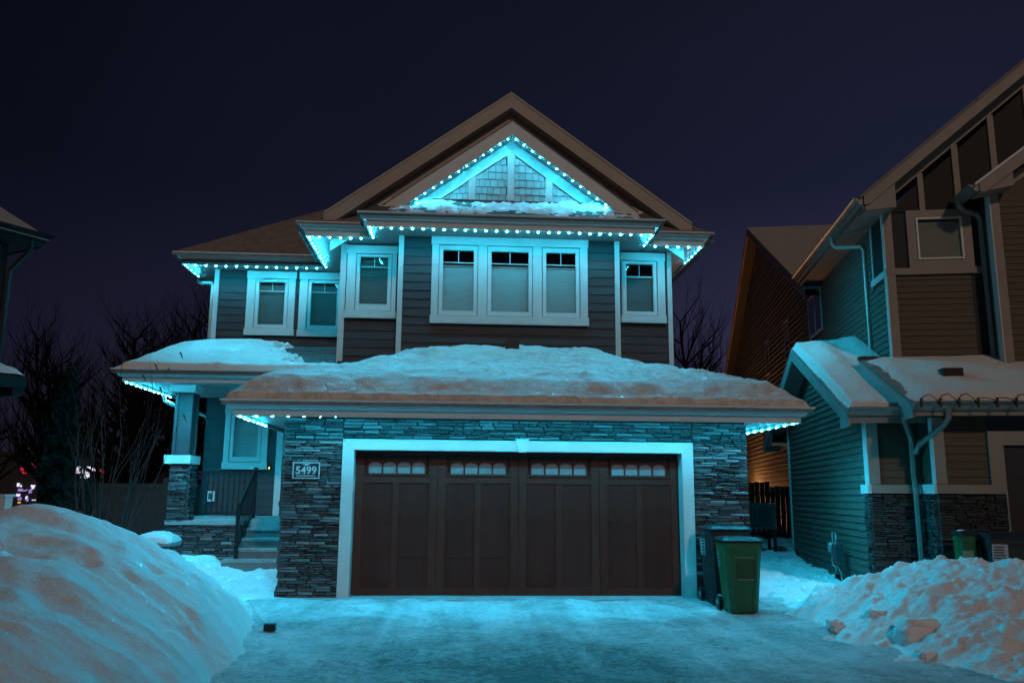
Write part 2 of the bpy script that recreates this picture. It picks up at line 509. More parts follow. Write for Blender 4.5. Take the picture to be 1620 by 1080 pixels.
def drive_mat():
    m = bpy.data.materials.new("packed_snow_driveway"); m.use_nodes = True
    t = m.node_tree; b = t.nodes["Principled BSDF"]
    b.inputs["Specular IOR Level"].default_value = 0.35
    tc = t.nodes.new("ShaderNodeTexCoord")
    mp = t.nodes.new("ShaderNodeMapping"); mp.inputs["Scale"].default_value = (1.0, 0.8, 1.0)
    t.links.new(tc.outputs["Object"], mp.inputs[0])
    a = t.nodes.new("ShaderNodeTexNoise"); a.inputs["Scale"].default_value = 1.3; a.inputs["Detail"].default_value = 12; a.inputs["Roughness"].default_value = 0.74; a.inputs["Distortion"].default_value = 0.5
    f = t.nodes.new("ShaderNodeTexNoise"); f.inputs["Scale"].default_value = 15; f.inputs["Detail"].default_value = 10; f.inputs["Roughness"].default_value = 0.8
    t.links.new(mp.outputs[0], a.inputs["Vector"]); t.links.new(mp.outputs[0], f.inputs["Vector"])
    sp = t.nodes.new("ShaderNodeSeparateXYZ"); t.links.new(tc.outputs["Object"], sp.inputs[0])
    # the middle of the drive towards the street is worn nearly bare
    wy = t.nodes.new("ShaderNodeMapRange"); wy.interpolation_type = 'SMOOTHSTEP'
    wy.inputs["From Min"].default_value = -2.4; wy.inputs["From Max"].default_value = -5.2; wy.inputs["To Min"].default_value = 0; wy.inputs["To Max"].default_value = 0.30
    t.links.new(sp.outputs["Y"], wy.inputs["Value"])
    ax = t.nodes.new("ShaderNodeMath"); ax.operation = 'ABSOLUTE'
    sx = t.nodes.new("ShaderNodeMath"); sx.operation = 'ADD'; sx.inputs[1].default_value = 0.35
    t.links.new(sp.outputs["X"], sx.inputs[0]); t.links.new(sx.outputs[0], ax.inputs[0])
    wx = t.nodes.new("ShaderNodeMapRange"); wx.interpolation_type = 'SMOOTHSTEP'
    wx.inputs["From Min"].default_value = 2.7; wx.inputs["From Max"].default_value = 0.4
    t.links.new(ax.outputs[0], wx.inputs["Value"])
    ww = t.nodes.new("ShaderNodeMath"); ww.operation = 'MULTIPLY'
    t.links.new(wy.outputs[0], ww.inputs[0]); t.links.new(wx.outputs[0], ww.inputs[1])
    s1 = t.nodes.new("ShaderNodeMath"); s1.operation = 'MULTIPLY_ADD'; s1.inputs[1].default_value = 0.85
    t.links.new(f.outputs["Fac"], s1.inputs[0]); t.links.new(a.outputs["Fac"], s1.inputs[2])
    tm = t.nodes.new("ShaderNodeMapping"); tm.inputs["Scale"].default_value = (3.2, 0.22, 1.0); tm.inputs["Rotation"].default_value = (0, 0, 0.12)
    t.links.new(tc.outputs["Object"], tm.inputs[0])
    tn = t.nodes.new("ShaderNodeTexNoise"); tn.inputs["Scale"].default_value = 1.0; tn.inputs["Detail"].default_value = 4; tn.inputs["Distortion"].default_value = 0.4
    t.links.new(tm.outputs[0], tn.inputs["Vector"])
    s0 = t.nodes.new("ShaderNodeMath"); s0.operation = 'MULTIPLY_ADD'; s0.inputs[1].default_value = 0.38
    t.links.new(tn.outputs["Fac"], s0.inputs[0]); t.links.new(s1.outputs[0], s0.inputs[2])
    s2 = t.nodes.new("ShaderNodeMath"); s2.operation = 'ADD'
    t.links.new(s0.outputs[0], s2.inputs[0]); t.links.new(ww.outputs[0], s2.inputs[1])
    mr = t.nodes.new("ShaderNodeMapRange"); mr.inputs["From Min"].default_value = 1.00; mr.inputs["From Max"].default_value = 1.46
    t.links.new(s2.outputs[0], mr.inputs["Value"])
    rp = t.nodes.new("ShaderNodeValToRGB")
    rp.color_ramp.elements[0].color = (0.68, 0.69, 0.71, 1); rp.color_ramp.elements[1].color = (0.055, 0.048, 0.040, 1)
    e = rp.color_ramp.elements.new(0.5); e.color = (0.34, 0.355, 0.36, 1)
    t.links.new(mr.outputs[0], rp.inputs[0]); t.links.new(rp.outputs[0], b.inputs["Base Color"])
    rr = t.nodes.new("ShaderNodeMapRange"); rr.inputs["To Min"].default_value = 0.62; rr.inputs["To Max"].default_value = 0.42
    t.links.new(mr.outputs[0], rr.inputs["Value"]); t.links.new(rr.outputs[0], b.inputs["Roughness"])
    bp = t.nodes.new("ShaderNodeBump"); bp.inputs["Strength"].default_value = 0.9; bp.inputs["Distance"].default_value = 0.06; bp.invert = True
    t.links.new(s1.outputs[0], bp.inputs["Height"]); t.links.new(bp.outputs[0], b.inputs["Normal"])
    return m


m_drive = drive_mat()

# ================================================================== ground
def ground_h(x, y):
    z = -0.05 + 0.0 * x
    left = sstep(-3.3, -4.2, x + 0.0 * y) * sstep(-3.0, 0.5, y)
    walk = sstep(-5.1, -4.85, x) * sstep(0.2, 2.7, y) * 0.15
    yard = sstep(-4.9, -5.4, x) * sstep(-2.0, 1.5, y) * 0.30
    z = z + left * 0.07 + walk * left + yard
    far = sstep(-3.0, -4.6, x) * sstep(-2.5, -4, y) * 0.16
    z = z + far
    rgap = sstep(3.25, 3.7, x) * 0.07
    rgap = rgap + sstep(3.3, 4.2, x) * sstep(1.0, 7.0, y) * 0.12 + sstep(3.3, 5, x) * sstep(7.0, 12, y) * 0.25
    ry = sstep(4.6, 5.6, x) * sstep(1.5, -1.0, y) * 0.25
    z = z + rgap + ry
    near = sstep(60, 20, np.hypot(x, y))
    nz = fbm(x * 0.9, y * 0.9, 4, 3) * 0.028 + fbm(x * 4.5, y * 4.5, 3, 9) * 0.011
    foot = sstep(3.3, 3.9, x) * (np.clip(ridged(x * 2.2, y * 2.0, 4, 21) - 0.4, -1, 1) * 0.055 + np.clip(fbm(x * 6, y * 6, 3, 27), -0.2, 1) * 0.03)
    trod = sstep(-3.4, -3.8, x) * np.clip(ridged(x * 3.1, y * 3.1, 3, 24) - 0.4, -1, 1) * 0.030
    z = z + (nz * (left + sstep(3.2, 3.8, x) + 0.3) + foot + trod) * near
    return z


def dense(a, b, step, far):
    d = np.arange(a, b + 1e-6, step)
    return np.concatenate([-np.array(far[::-1]), d, np.array(far)])


FARS = [16, 19, 24, 32, 45, 70, 110, 180, 320, 600]
gx = np.unique(np.round(np.concatenate([dense(-14, 14, 0.09, FARS), np.arange(3.2, 6.6, 0.035), np.arange(-6.2, -3.3, 0.045)]), 4))
gy = np.unique(np.round(np.concatenate([dense(-13, 14, 0.09, FARS), np.arange(-3.5, 5.5, 0.045)]), 4))
gx = gx[np.insert(np.diff(gx) > 0.012, 0, True)]; gy = gy[np.insert(np.diff(gy) > 0.012, 0, True)]
grid("snowy_ground", gx, gy, ground_h, m_snow, kind="structure")


def drive_h(x, y):
    tr = np.exp(-((x + 1.3) / 0.35) ** 2) + np.exp(-((x - 1.0) / 0.35) ** 2)
    z = 0.004 + fbm(x * 1.2, y * 0.8, 4, 40) * 0.016 + np.clip(ridged(x * 2.2, y * 1.6, 4, 46) - 0.4, -0.5, 1.2) * 0.012 + fbm(x * 7, y * 6, 3, 44) * 0.006
    z = z + sstep(2.6, 3.6, np.abs(x)) * 0.03 - tr * 0.008 * sstep(-0.6, -2, y)
    return z * sstep(0.2, -0.5, y) - 0.0 * x


grid("driveway", np.arange(-3.75, 3.8, 0.05), np.arange(-13, 0.06, 0.05), drive_h, m_drive, kind="structure")
MB().box(-3.46, 3.5, -0.28, 0.26, -0.05, 0.014).build("concrete_apron", m_concrete, kind="structure")


# ================================================================== building helpers
def frame_pt(fr, u, z, d):
    o, ud, od = fr
    return (o[0] + ud[0] * u + od[0] * d, o[1] + ud[1] * u + od[1] * d, z)


def fbox(mb, fr, u0, u1, z0, z1, d0, d1):
    vs = [frame_pt(fr, u, z, d) for z in (z0, z1) for (u, d) in ((u0, d0), (u1, d0), (u1, d1), (u0, d1))]
    mb.add(vs, [(0, 3, 2, 1), (4, 5, 6, 7), (0, 1, 5, 4), (1, 2, 6, 5), (2, 3, 7, 6), (3, 0, 4, 7)])


def siding(parent, fr, u0, u1, z0, z1, exp, mt, holes=(), thick=0.02, lim=None, name="siding_plank", joined=None, zstart=None):
    """lap siding: one plank per course and span; joined = an MB that takes them all instead"""
    z = z0
    while z < z1 - 0.01:
        a, b = z, min(z + exp, z1)
        spans = [(u0, u1)]
        for (h0, h1, g0, g1) in holes:
            if g0 < b - 0.004 and g1 > a + 0.004:
                new = []
                for s0, s1 in spans:
                    if h1 <= s0 or h0 >= s1: new.append((s0, s1)); continue
                    if h0 > s0: new.append((s0, h0))
                    if h1 < s1: new.append((h1, s1))
                spans = new
        cut = []
        for s0, s1 in spans:                       # long courses are made of two boards
            if s1 - s0 > 1.7 and random.random() < 0.6:
                q = random.uniform(s0 + 0.4, s1 - 0.4); cut += [(s0, q - 0.003), (q + 0.003, s1)]
            else: cut.append((s0, s1))
        for s0, s1 in cut:
            ends = []
            for zz in (a, b):
                l0, l1 = (s0, s1) if lim is None else (max(s0, lim(zz)[0]), min(s1, lim(zz)[1]))
                if l1 < l0: l0 = l1 = (l0 + l1) / 2
                ends.append((l0, l1))
            if ends[0][1] - ends[0][0] < 0.02: continue
            (p0, p1), (q0, q1) = ends
            th = thick + random.uniform(-0.003, 0.003)
            vs = [frame_pt(fr, p0, a, 0), frame_pt(fr, p1, a, 0), frame_pt(fr, p1, a, th), frame_pt(fr, p0, a, th),
                  frame_pt(fr, q0, b + 0.012, 0), frame_pt(fr, q1, b + 0.012, 0), frame_pt(fr, q1, b + 0.012, 0.004), frame_pt(fr, q0, b + 0.012, 0.004)]
            fs = [(0, 3, 2, 1), (4, 5, 6, 7), (0, 1, 5, 4), (1, 2, 6, 5), (2, 3, 7, 6), (3, 0, 4, 7)]
            if joined is not None: joined.add(vs, fs)
            else: MB().add(vs, fs).build(name, mt, parent)
        z += exp


def wall_holes(mb, fr, u0, u1, z0, z1, holes, d0, d1):
    """slab with rectangular holes, built from boxes"""
    us = sorted({u0, u1, *[min(max(h[i], u0), u1) for h in holes for i in (0, 1)]})
    for a, b in zip(us[:-1], us[1:]):
        if b - a < 1e-4: continue
        cuts = sorted([(h[2], h[3]) for h in holes if h[0] < b - 1e-4 and h[1] > a + 1e-4])
        z = z0
        for c0, c1 in cuts:
            if c0 > z: fbox(mb, fr, a, b, z, c0, d0, d1)
            z = max(z, c1)
        if z < z1: fbox(mb, fr, a, b, z, z1, d0, d1)


STONE_V = []
for i in range(10):
    mb = MB()
    j = lambda s: random.uniform(-s, s)
    vs = []
    for (x, y, z) in [(0, 0, 0), (1, 0, 0), (1, 0, 1), (0, 0, 1)]:
        vs.append((x, 0.0, z))
    for (x, y, z) in [(0, 0, 0), (1, 0, 0), (1, 0, 1), (0, 0, 1)]:
        vs.append((x * 0.94 + 0.03 + j(0.03), -1 + j(0.25), z * 0.84 + 0.08 + j(0.10)))
    vs.append((0.5 + j(0.25), -1.15 + j(0.12), 0.5 + j(0.2)))
    mb.add(vs, [(0, 1, 2, 3), (0, 4, 5, 1), (1, 5, 6, 2), (2, 6, 7, 3), (3, 7, 4, 0), (4, 8, 5), (5, 8, 6), (6, 8, 7), (7, 8, 4)])
    STONE_V.append(mb)
STONE_MESH = {}


def stone_meshes(mt):
    if mt.name not in STONE_MESH:
        l = []
        for mb in STONE_V:
            me = mb.mesh("stone"); fix_normals(me); me.materials.append(mt); l.append(me)
        STONE_MESH[mt.name] = l
    return STONE_MESH[mt.name]


def stones(fr, u0, u1, z0, z1, holes=(), hmin=0.024, hmax=0.052, lmin=0.10, lmax=0.32, dmin=0.018, dmax=0.065, lim=None):
    """list of stones (frame, u, z, length, height, depth)"""
    out = []
    z = z0
    while z < z1 - 0.012:
        h = min(random.uniform(hmin, hmax), z1 - z)
        u = u0
        while u < u1 - 0.01:
            L = random.uniform(lmin, lmax)
            if u + L > u1 - 0.07: L = u1 - u
            a, b = u, u + L
            u = b
            parts = [(a, b)]
            for h0, h1, g0, g1 in holes:
                if g0 < z + h - 0.004 and g1 > z + 0.004:
                    np_ = []
                    for s0, s1 in parts:
                        if h1 <= s0 or h0 >= s1: np_.append((s0, s1)); continue
                        if h0 - s0 > 0.025: np_.append((s0, h0))
                        if s1 - h1 > 0.025: np_.append((h1, s1))
                    parts = np_
            for s0, s1 in parts:
                out.append((fr, s0 + 0.003, z + 0.002, s1 - s0 - 0.006, h - 0.004, random.uniform(dmin, dmax)))
        z += h
    return out


def place_stones(parent, lst, mt, mass_mt, limit=300):
    ms = stone_meshes(mt)
    lst = sorted(lst, key=lambda s: -(s[3] * s[4]))
    for (fr, u, z, L, h, d) in lst[:limit]:
        o, ud, od = fr
        p = frame_pt(fr, u, z, 0)
        ang = math.atan2(ud[1], ud[0])
        inst("stone", random.choice(ms), parent, p, (0, 0, ang), (L, d, h))
    rest = lst[limit:]
    if rest:
        mb = MB()
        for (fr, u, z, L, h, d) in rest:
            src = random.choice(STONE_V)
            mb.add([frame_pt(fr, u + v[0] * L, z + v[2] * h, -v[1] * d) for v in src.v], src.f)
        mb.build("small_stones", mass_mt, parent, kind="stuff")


FY = lambda y: ((0, y, 0), (1, 0, 0), (0, -1, 0))        # wall facing the camera at depth y, u = x


def window(parent, x0, x1, z0, z1, y, panes, side=0.13, head=0.16, sill=0.145, sash=0.07, blind='full', bt=None, muntin=None, bmat=None, slat=0.045, label=None):
    """a cased window on a wall facing -y. panes: list of glass x-ranges with z-range"""
    bmat = bmat or m_blind
    wnd = bpy.data.objects.new("window", None); COL.objects.link(wnd); wnd.parent = parent
    wnd.location = (x0, y, z0)
    if label: wnd["label"] = label
    def put(name, mb, mt):
        mb.v = [(vx - x0, vy - y, vz - z0) for vx, vy, vz in mb.v]
        return mb.build(name, mt, wnd)
    # casing: head, sill apron, sides
    put("head_casing", MB().box(x0 - 0.015, x1 + 0.015, y - 0.052, y, z1 - head, z1), m_trim)
    put("sill", MB().box(x0 - 0.015, x1 + 0.015, y - 0.060, y, z0, z0 + sill), m_trim)
    put("side_casing", MB().box(x0, panes[0][0] - sash - 0.012, y - 0.042, y, z0 + sill, z1 - head), m_trim)
    put("side_casing", MB().box(panes[-1][1] + sash + 0.012, x1, y - 0.042, y, z0 + sill, z1 - head), m_trim)
    for a, b in zip(panes[:-1], panes[1:]):
        put("mullion", MB().box(a[1] + sash + 0.012, b[0] - sash - 0.012, y - 0.040, y, z0 + sill, z1 - head), m_trim)
    for (a, b, c, d) in panes:
        mb = MB()
        zt = z1 - head - 0.012; zb = z0 + sill + 0.012
        mb.box(a - sash, a, y - 0.030, y + 0.05, zb, zt); mb.box(b, b + sash, y - 0.030, y + 0.05, zb, zt)
        mb.box(a, b, y - 0.030, y + 0.05, d, zt); mb.box(a, b, y - 0.030, y + 0.05, zb, c)
        put("sash", mb, m_trim)
        put("pane", MB().box(a - 0.004, b + 0.004, y + 0.018, y + 0.024, c - 0.004, d + 0.004), m_glass)
        if muntin:
            zz = d - muntin * (d - c)
            mb = MB().box(a, b, y + 0.006, y + 0.016, zz - 0.008, zz + 0.008)
            mb.box((a + b) / 2 - 0.008, (a + b) / 2 + 0.008, y + 0.006, y + 0.016, zz + 0.008, d)
            put("muntin", mb, m_trim)
        top = d + 0.01 if bt is None else bt
        mb = MB()
        z = c - 0.01
        k = 0
        while z < top - 0.005:            # pleats of the shade
            zz = min(z + slat, top)
            zm = (z + zz) / 2
            mb.add([(a - 0.02, y + 0.075, z), (b + 0.02, y + 0.075, z), (b + 0.02, y + 0.070, zm), (a - 0.02, y + 0.070, zm),
                    (b + 0.02, y + 0.075, zz), (a - 0.02, y + 0.075, zz)], [(0, 1, 2, 3), (3, 2, 4, 5)])
            z = zz; k += 1
        put("blind", mb, bmat)
        if bt is not None:
            put("blind_rail", MB().box(a - 0.02, b + 0.02, y + 0.055, y + 0.08, top, top + 0.03), m_blind)
    return wnd


HOUSE = thing("house", "charcoal two-storey house with brown double garage door and cyan lights under every eave", "house")
H = HOUSE
# ------------------------------------------------------------------ garage block
DOOR = (-2.46, 2.46, -0.1, 2.115)
mb = MB(); wall_holes(mb, FY(0.0), -3.46, 3.46, 0.0, 2.60, [DOOR], -0.25, 0.0)
mb.box(-3.46, -3.2, 0.25, 3.6, 0, 2.6); mb.box(3.2, 3.46, 0.25, 3.6, 0, 2.6)
mb.box(-3.2, 3.2, 3.3, 3.6, 0, 2.6)
mb.build("garage_wall", m_mortar, H)
st = stones(FY(0.0), -3.47, -2.625, 0.0, 2.57) + stones(FY(0.0), 2.625, 3.47, 0.0, 2.57) + stones(FY(0.0), -2.625, 2.625, 2.29, 2.57)
st += stones(((-3.46, 3.4, 0), (0, -1, 0), (-1, 0, 0)), 0, 3.4, 0.0, 2.55, lmin=0.3, lmax=0.6, hmin=0.08, hmax=0.12)
# porch stonework
st += stones(FY(3.52), -6.27, -5.93, 0.2, 1.99)
st += stones(FY(3.52), -5.93, -4.86, 0.12, 0.88)
st += stones(((-5.93, 3.52, 0), (0, 1, 0), (1, 0, 0)), 0, 0.42, 0.98, 1.99)
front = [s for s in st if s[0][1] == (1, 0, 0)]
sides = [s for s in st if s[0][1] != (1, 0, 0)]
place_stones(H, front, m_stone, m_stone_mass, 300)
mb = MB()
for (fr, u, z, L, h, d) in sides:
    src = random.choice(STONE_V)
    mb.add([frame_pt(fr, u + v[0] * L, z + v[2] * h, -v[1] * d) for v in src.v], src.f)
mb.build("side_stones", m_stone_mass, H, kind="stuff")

# garage door casing with keystone
YC = -0.055
MB().prism([(-2.625, 0.0), (-2.455, 0.0), (-2.455, 2.112), (-2.625, 2.275)], YC, 0.21).build("door_casing", m_trim, H)
MB().prism([(2.625, 0.0), (2.455, 0.0), (2.455, 2.112), (2.625, 2.275)], YC, 0.21).build("door_casing", m_trim, H)
MB().prism([(-2.622, 2.275), (-2.453, 2.114), (2.453, 2.114), (2.622, 2.275)], YC + 0.002, 0.21).build("door_casing", m_trim, H)
MB().prism([(-0.025, 2.10), (0.085, 2.10), (0.135, 2.30), (-0.075, 2.30)], YC - 0.035, -0.0).build("keystone", m_trim, H)

# garage door
YD = 0.20
gd = bpy.data.objects.new("garage_door", None); COL.objects.link(gd); gd.parent = H
gd.location = (0, YD, 0)
def gput(name, mb, mt):
    return mb.build(name, mt, gd)
secs = [-2.455, -1.225, -0.003, 1.228, 2.455]
mb = MB().box(-2.455, 2.455, 0.012, 0.05, 0.012, 1.70)
mb.box(-2.455, 2.455, 0.012, 0.05, 2.04, 2.115)
for s in range(5): 
    x = secs[s]; mb.box(max(x - 0.16, -2.455), min(x + 0.16, 2.455), 0.012, 0.05, 1.70, 2.04)
gput("door_leaf", mb, m_door)
for zz in (0.55, 1.08, 1.6):
    pass
pane_rng = []
for k in range(4):
    a, b = secs[k], secs[k + 1]
    wmid = (a + b) / 2
    # stiles and rails standing proud
    gput("stile", MB().box(a + 0.004, a + 0.125, -0.012, 0.012, 0.02, 2.10), m_doorrail)
    gput("stile", MB().box(b - 0.125, b - 0.004, -0.012, 0.012, 0.02, 2.10), m_doorrail)
    gput("stile", MB().box(wmid - 0.05, wmid + 0.05, -0.011, 0.012, 0.132, 1.64), m_doorrail)
    gput("rail", MB().box(a + 0.125, b - 0.125, -0.0115, 0.012, 0.02, 0.132), m_doorrail)
    gput("rail", MB().box(a + 0.125, b - 0.125, -0.0115, 0.012, 1.64, 1.74), m_doorrail)
    gput("rail", MB().box(a + 0.125, b - 0.125, -0.0115, 0.012, 2.05, 2.10), m_doorrail)
    # recessed grooved boards in every panel
    for p0, p1 in ((a + 0.128, wmid - 0.053), (wmid + 0.053, b - 0.128)):
        for z0, z1 in ((0.135, 0.545), (0.551, 1.075), (1.081, 1.637)):
            gput("panel", MB().box(p0, p1, 0.002, 0.012, z0, z1), m_door)
    # window lights with arched heads
    x0, x1 = a + 0.185, b - 0.185
    z0, z1 = 1.785, 2.025
    gput("window_frame", MB().box(x0 - 0.055, x1 + 0.055, -0.028, 0.012, z0 - 0.04, z0 - 0.008), m_doorrail)
    n = 4
    pw = (x1 - x0) / n
    for i in range(n):
        p0, p1 = x0 + i * pw + 0.012, x0 + (i + 1) * pw - 0.012
        gput("pane", MB().box(p0 - 0.004, p1 + 0.004, 0.020, 0.026, z0 - 0.004, z1), m_frost)
        # arched head cover
        pts = [(p0 - 0.001, z1 + 0.012), (p0 - 0.001, z0 + 0.115)]
        for q in range(0, 9):
            t = q / 8
            pts.append((p0 + (p1 - p0) * (0.05 + 0.9 * t), z0 + 0.135 + 0.028 * math.sin(math.pi * t) ** 0.5))
        pts += [(p1 + 0.001, z0 + 0.115), (p1 + 0.001, z1 + 0.012)]
        gput("pane_arch", MB().prism(pts, 0.004, 0.018), m_doorrail)
    for i in range(n + 1):
        xx = x0 + i * pw
        gput("glazing_bar", MB().box(xx - 0.0125, xx + 0.0125, -0.006, 0.02, z0 - 0.008, z1 + 0.03), m_doorrail)
gput("bottom_seal", MB().box(-2.45, 2.45, 0.0, 0.045, 0.003, 0.012), m_black)
MB().box(-2.472, -2.432, -0.03, 0.012, 1.50, 1.68).build("garage_keypad", m_label, H)

# ------------------------------------------------------------------ upper storey walls
C_H = [(-1.46, 1.46, 4.62, 6.28)]
L_WINS = (-3.15, -2.19, 4.81, 6.262); R_WINS = (2.262, 3.138, 4.83, 6.262)
W1 = (-5.60, -4.56, 4.84, 6.27); W2 = (-4.465, -3.36, 4.83, 6.27)
W5 = (-5.87, -4.96, 1.955, 3.28)
def glasshole(*panes): return [(a - 0.03, b + 0.03, c - 0.03, d + 0.03) for a, b, c, d in panes]
CP = [(-1.272, -0.69, 4.855, 6.03), (-0.355, 0.352, 4.855, 6.025), (0.689, 1.256, 4.855, 6.03)]
LP_ = [(-2.896, -2.358, 5.09, 6.04)]; RP_ = [(2.361, 2.903, 5.06, 6.03)]
P1 = [(-5.345, -4.785, 5.08, 6.035)]; P2 = [(-4.21, -3.65, 5.08, 6.035)]; P5 = [(-5.678, -5.176, 2.215, 3.05)]
mb = MB(); wall_holes(mb, FY(2.79), -2.09, 2.09, 2.6, 6.3, glasshole(*CP), -0.18, 0.0)
mb.box(-2.09, -1.9, 2.97, 3.5, 2.6, 6.3); mb.box(1.9, 2.09, 2.97, 3.5, 2.6, 6.3)
mb.build("bay_wall", m_core, H)
mb = MB(); wall_holes(mb, FY(3.43), -3.26, -2.09, 2.6, 6.3, glasshole(*LP_), -0.18, 0.0); wall_holes(mb, FY(3.43), 2.09, 3.26, 2.6, 6.3, glasshole(*RP_), -0.18, 0.0)
mb.box(-3.26, -3.08, 3.61, 12, 2.6, 6.3); mb.box(3.08, 3.26, 3.61, 12, 0, 6.3); mb.box(-3.26, 3.26, 12, 12.2, 0, 6.3)
mb.box(-3.08, 3.08, 4.1, 4.2, 2.6, 6.3)
mb.build("upper_wall", m_core, H)
mb = MB(); wall_holes(mb, FY(5.63), -6.30, -3.26, 0.5, 6.3, glasshole(*P1, *P2, *P5), -0.18, 0.0)
mb.box(-6.30, -6.1, 5.81, 12, 0.0, 6.3); mb.box(-6.1, -3.3, 6.3, 6.4, 0.5, 6.3); mb.box(-6.3, -3.26, 12, 12.2, 0, 6.3)
mb.build("wing_wall", m_core, H)
MB().box(-3.2, 3.2, 2.97, 3.43, 2.61, 3.9).build("roof_void", m_core, H)

EXPO = 0.165
siding(H, FY(2.79), -2.02, 2.02, 3.92, 6.30, EXPO, m_siding, C_H)
siding(H, FY(3.43), -3.17, -2.10, 3.75, 6.30, EXPO, m_siding, [L_WINS])
siding(H, FY(3.43), 2.10, 3.20, 3.75, 6.30, EXPO, m_siding, [R_WINS])
siding(H, FY(5.63), -6.22, -3.27, 4.30, 6.30, EXPO, m_siding, [W1, W2])
siding(H, FY(5.63), -6.25, -4.77, 1.02, 4.2, EXPO, m_siding, [W5])
siding(H, ((-2.09, 3.40, 0), (0, -1, 0), (-1, 0, 0)), 0.0, 0.56, 3.9, 6.3, EXPO, m_siding)
siding(H, ((2.09, 2.80, 0), (0, 1, 0), (1, 0, 0)), 0.0, 0.60, 3.9, 6.3, EXPO, m_siding)
siding(H, ((-3.26, 5.6, 0), (0, -1, 0), (-1, 0, 0)), 0.0, 2.14, 3.9, 6.3, EXPO, m_siding)
siding(H, ((3.26, 3.45, 0), (0, 1, 0), (1, 0, 0)), 0.0, 8.5, 3.2, 6.3, EXPO, m_siding)
mb = MB(); siding(H, ((-6.30, 12.0, 0), (0, -1, 0), (-1, 0, 0)), 0.0, 6.3, 0.9, 6.3, EXPO, m_siding, joined=mb); mb.build("side_planks", m_siding, H, kind="stuff")
# corner boards
for (xa, xb, y, z0, z1) in ((-2.115, -2.02, 2.755, 3.9, 6.298), (2.012, 2.107, 2.755, 3.9, 6.298), (-3.285, -3.17, 3.395, 3.75, 6.298),
                            (3.195, 3.285, 3.395, 3.7, 6.298), (-6.325, -6.225, 5.595, 4.3, 6.298), (-4.78, -4.645, 5.595, 1.0, 3.39)):
    MB().box(xa, xb, y, y + 0.10, z0, z1).build("corner_board", m_trim, H)
# wall above porch door recess and entry
MB().box(-4.64, -3.46, 5.635, 5.66, 3.05, 4.4).build("entry_header", m_core, H)
ed = MB().box(-4.55, -3.62, 5.60, 5.628, 1.02, 3.04); ed.build("entry_door", m_column, H)

window(H, -1.482, 1.480, 4.612, 6.292, 2.76, CP, bt=5.73, muntin=0.20, side=0.14)
window(H, *L_WINS[:2], *L_WINS[2:], 3.40, LP_, muntin=0.21, bmat=m_blind_d, slat=0.03)
window(H, *R_WINS[:2], *R_WINS[2:], 3.40, RP_, bt=5.77, muntin=0.26, bmat=m_blind_d)
window(H, *W1[:2], *W1[2:], 5.60, P1, muntin=0.21, bmat=m_blind_d, slat=0.05)
window(H, *W2[:2], *W2[2:], 5.60, P2, muntin=0.21, bmat=m_blind_d, slat=0.05)
window(H, *W5[:2], *W5[2:], 5.60, P5, bmat=m_blind, slat=0.06)

# ------------------------------------------------------------------ eaves: soffits, fascias, gutters
ZS = 6.30
PATH = [(-6.90, 12.5), (-6.90, 5.12), (-3.89, 5.12), (-3.89, 2.84), (-2.67, 2.84), (-2.67, 2.16), (2.67, 2.16), (2.67, 2.84), (3.80, 2.84), (3.80, 12.5)]
GUT = [(0.002, 0.0), (0.055, 0.0), (0.075, 0.03), (0.085, 0.06), (0.13, 0.095), (0.16, 0.105), (0.16, 0.125), (0.148, 0.125), (0.145, 0.112), (0.12, 0.11), (0.002, 0.11)]
FAS = [(-0.025, 0.0), (0.0, 0.0), (0.0, 0.16), (-0.025, 0.16)]
def seg(path, prof, z, name, mt, out=1):
    MB().sweep(path, prof, z, out).build(name, mt, H)
OUT = -1 if False else 1
# travelling from the back left forward along the eave, outward is on the right hand
seg(PATH, FAS, 6.268, "fascia_board", m_fascia)
seg(PATH, GUT, 6.385, "gutter", m_gutter)
GP = [(-4.10, 3.4), (-4.10, -0.60), (4.10, -0.60), (4.10, 3.6)]
seg(GP, FAS, 2.545, "fascia_board", m_fascia)
seg(GP, GUT, 2.645, "gutter", m_gutter)
PP = [(-6.92, 5.6), (-6.92, 2.60), (-3.95, 2.60), (-3.95, 3.3)]
seg(PP, FAS, 3.405, "fascia_board", m_fascia)
seg(PP, GUT, 3.50, "gutter", m_gutter)

def soffit(x0, x1, y0, y1, z, wdt=0.30, along='x'):
    if along == 'x':
        n = max(1, round((x1 - x0) / wdt)); s = (x1 - x0) / n
        for i in range(n):
            mb = MB()
            a = x0 + i * s
            for q in range(3):
                mb.box(a + s * q / 3 + 0.006, a + s * (q + 1) / 3 - 0.006, y0, y1, z, z + 0.008)
            mb.box(a, a + s, y0, y1, z + 0.0085, z + 0.014)
            mb.build("soffit_panel", m_soffit, H)
    else:
        n = max(1, round((y1 - y0) / wdt)); s = (y1 - y0) / n
        for i in range(n):
            mb = MB()
            a = y0 + i * s
            for q in range(3):
                mb.box(x0, x1, a + s * q / 3 + 0.006, a + s * (q + 1) / 3 - 0.006, z, z + 0.008)
            mb.box(x0, x1, a, a + s, z + 0.0085, z + 0.014)
            mb.build("soffit_panel", m_soffit, H)
soffit(-2.645, 2.645, 2.185, 2.79, ZS)
soffit(-2.645, -2.09, 2.79, 3.43, ZS, along='y'); soffit(2.09, 2.645, 2.79, 3.43, ZS, along='y')
soffit(-3.865, -2.645, 2.865, 3.43, ZS); soffit(2.645, 3.775, 2.865, 3.43, ZS)
soffit(-3.865, -3.26, 3.43, 5.63, ZS, along='y'); soffit(3.26, 3.775, 3.43, 9.5, ZS, along='y')
soffit(-6.875, -3.865, 5.145, 5.63, ZS)
soffit(-6.875, -6.30, 5.63, 9.5, ZS, along='y')
soffit(-4.075, 4.075, -0.575, 0.0, 2.604, 0.4)
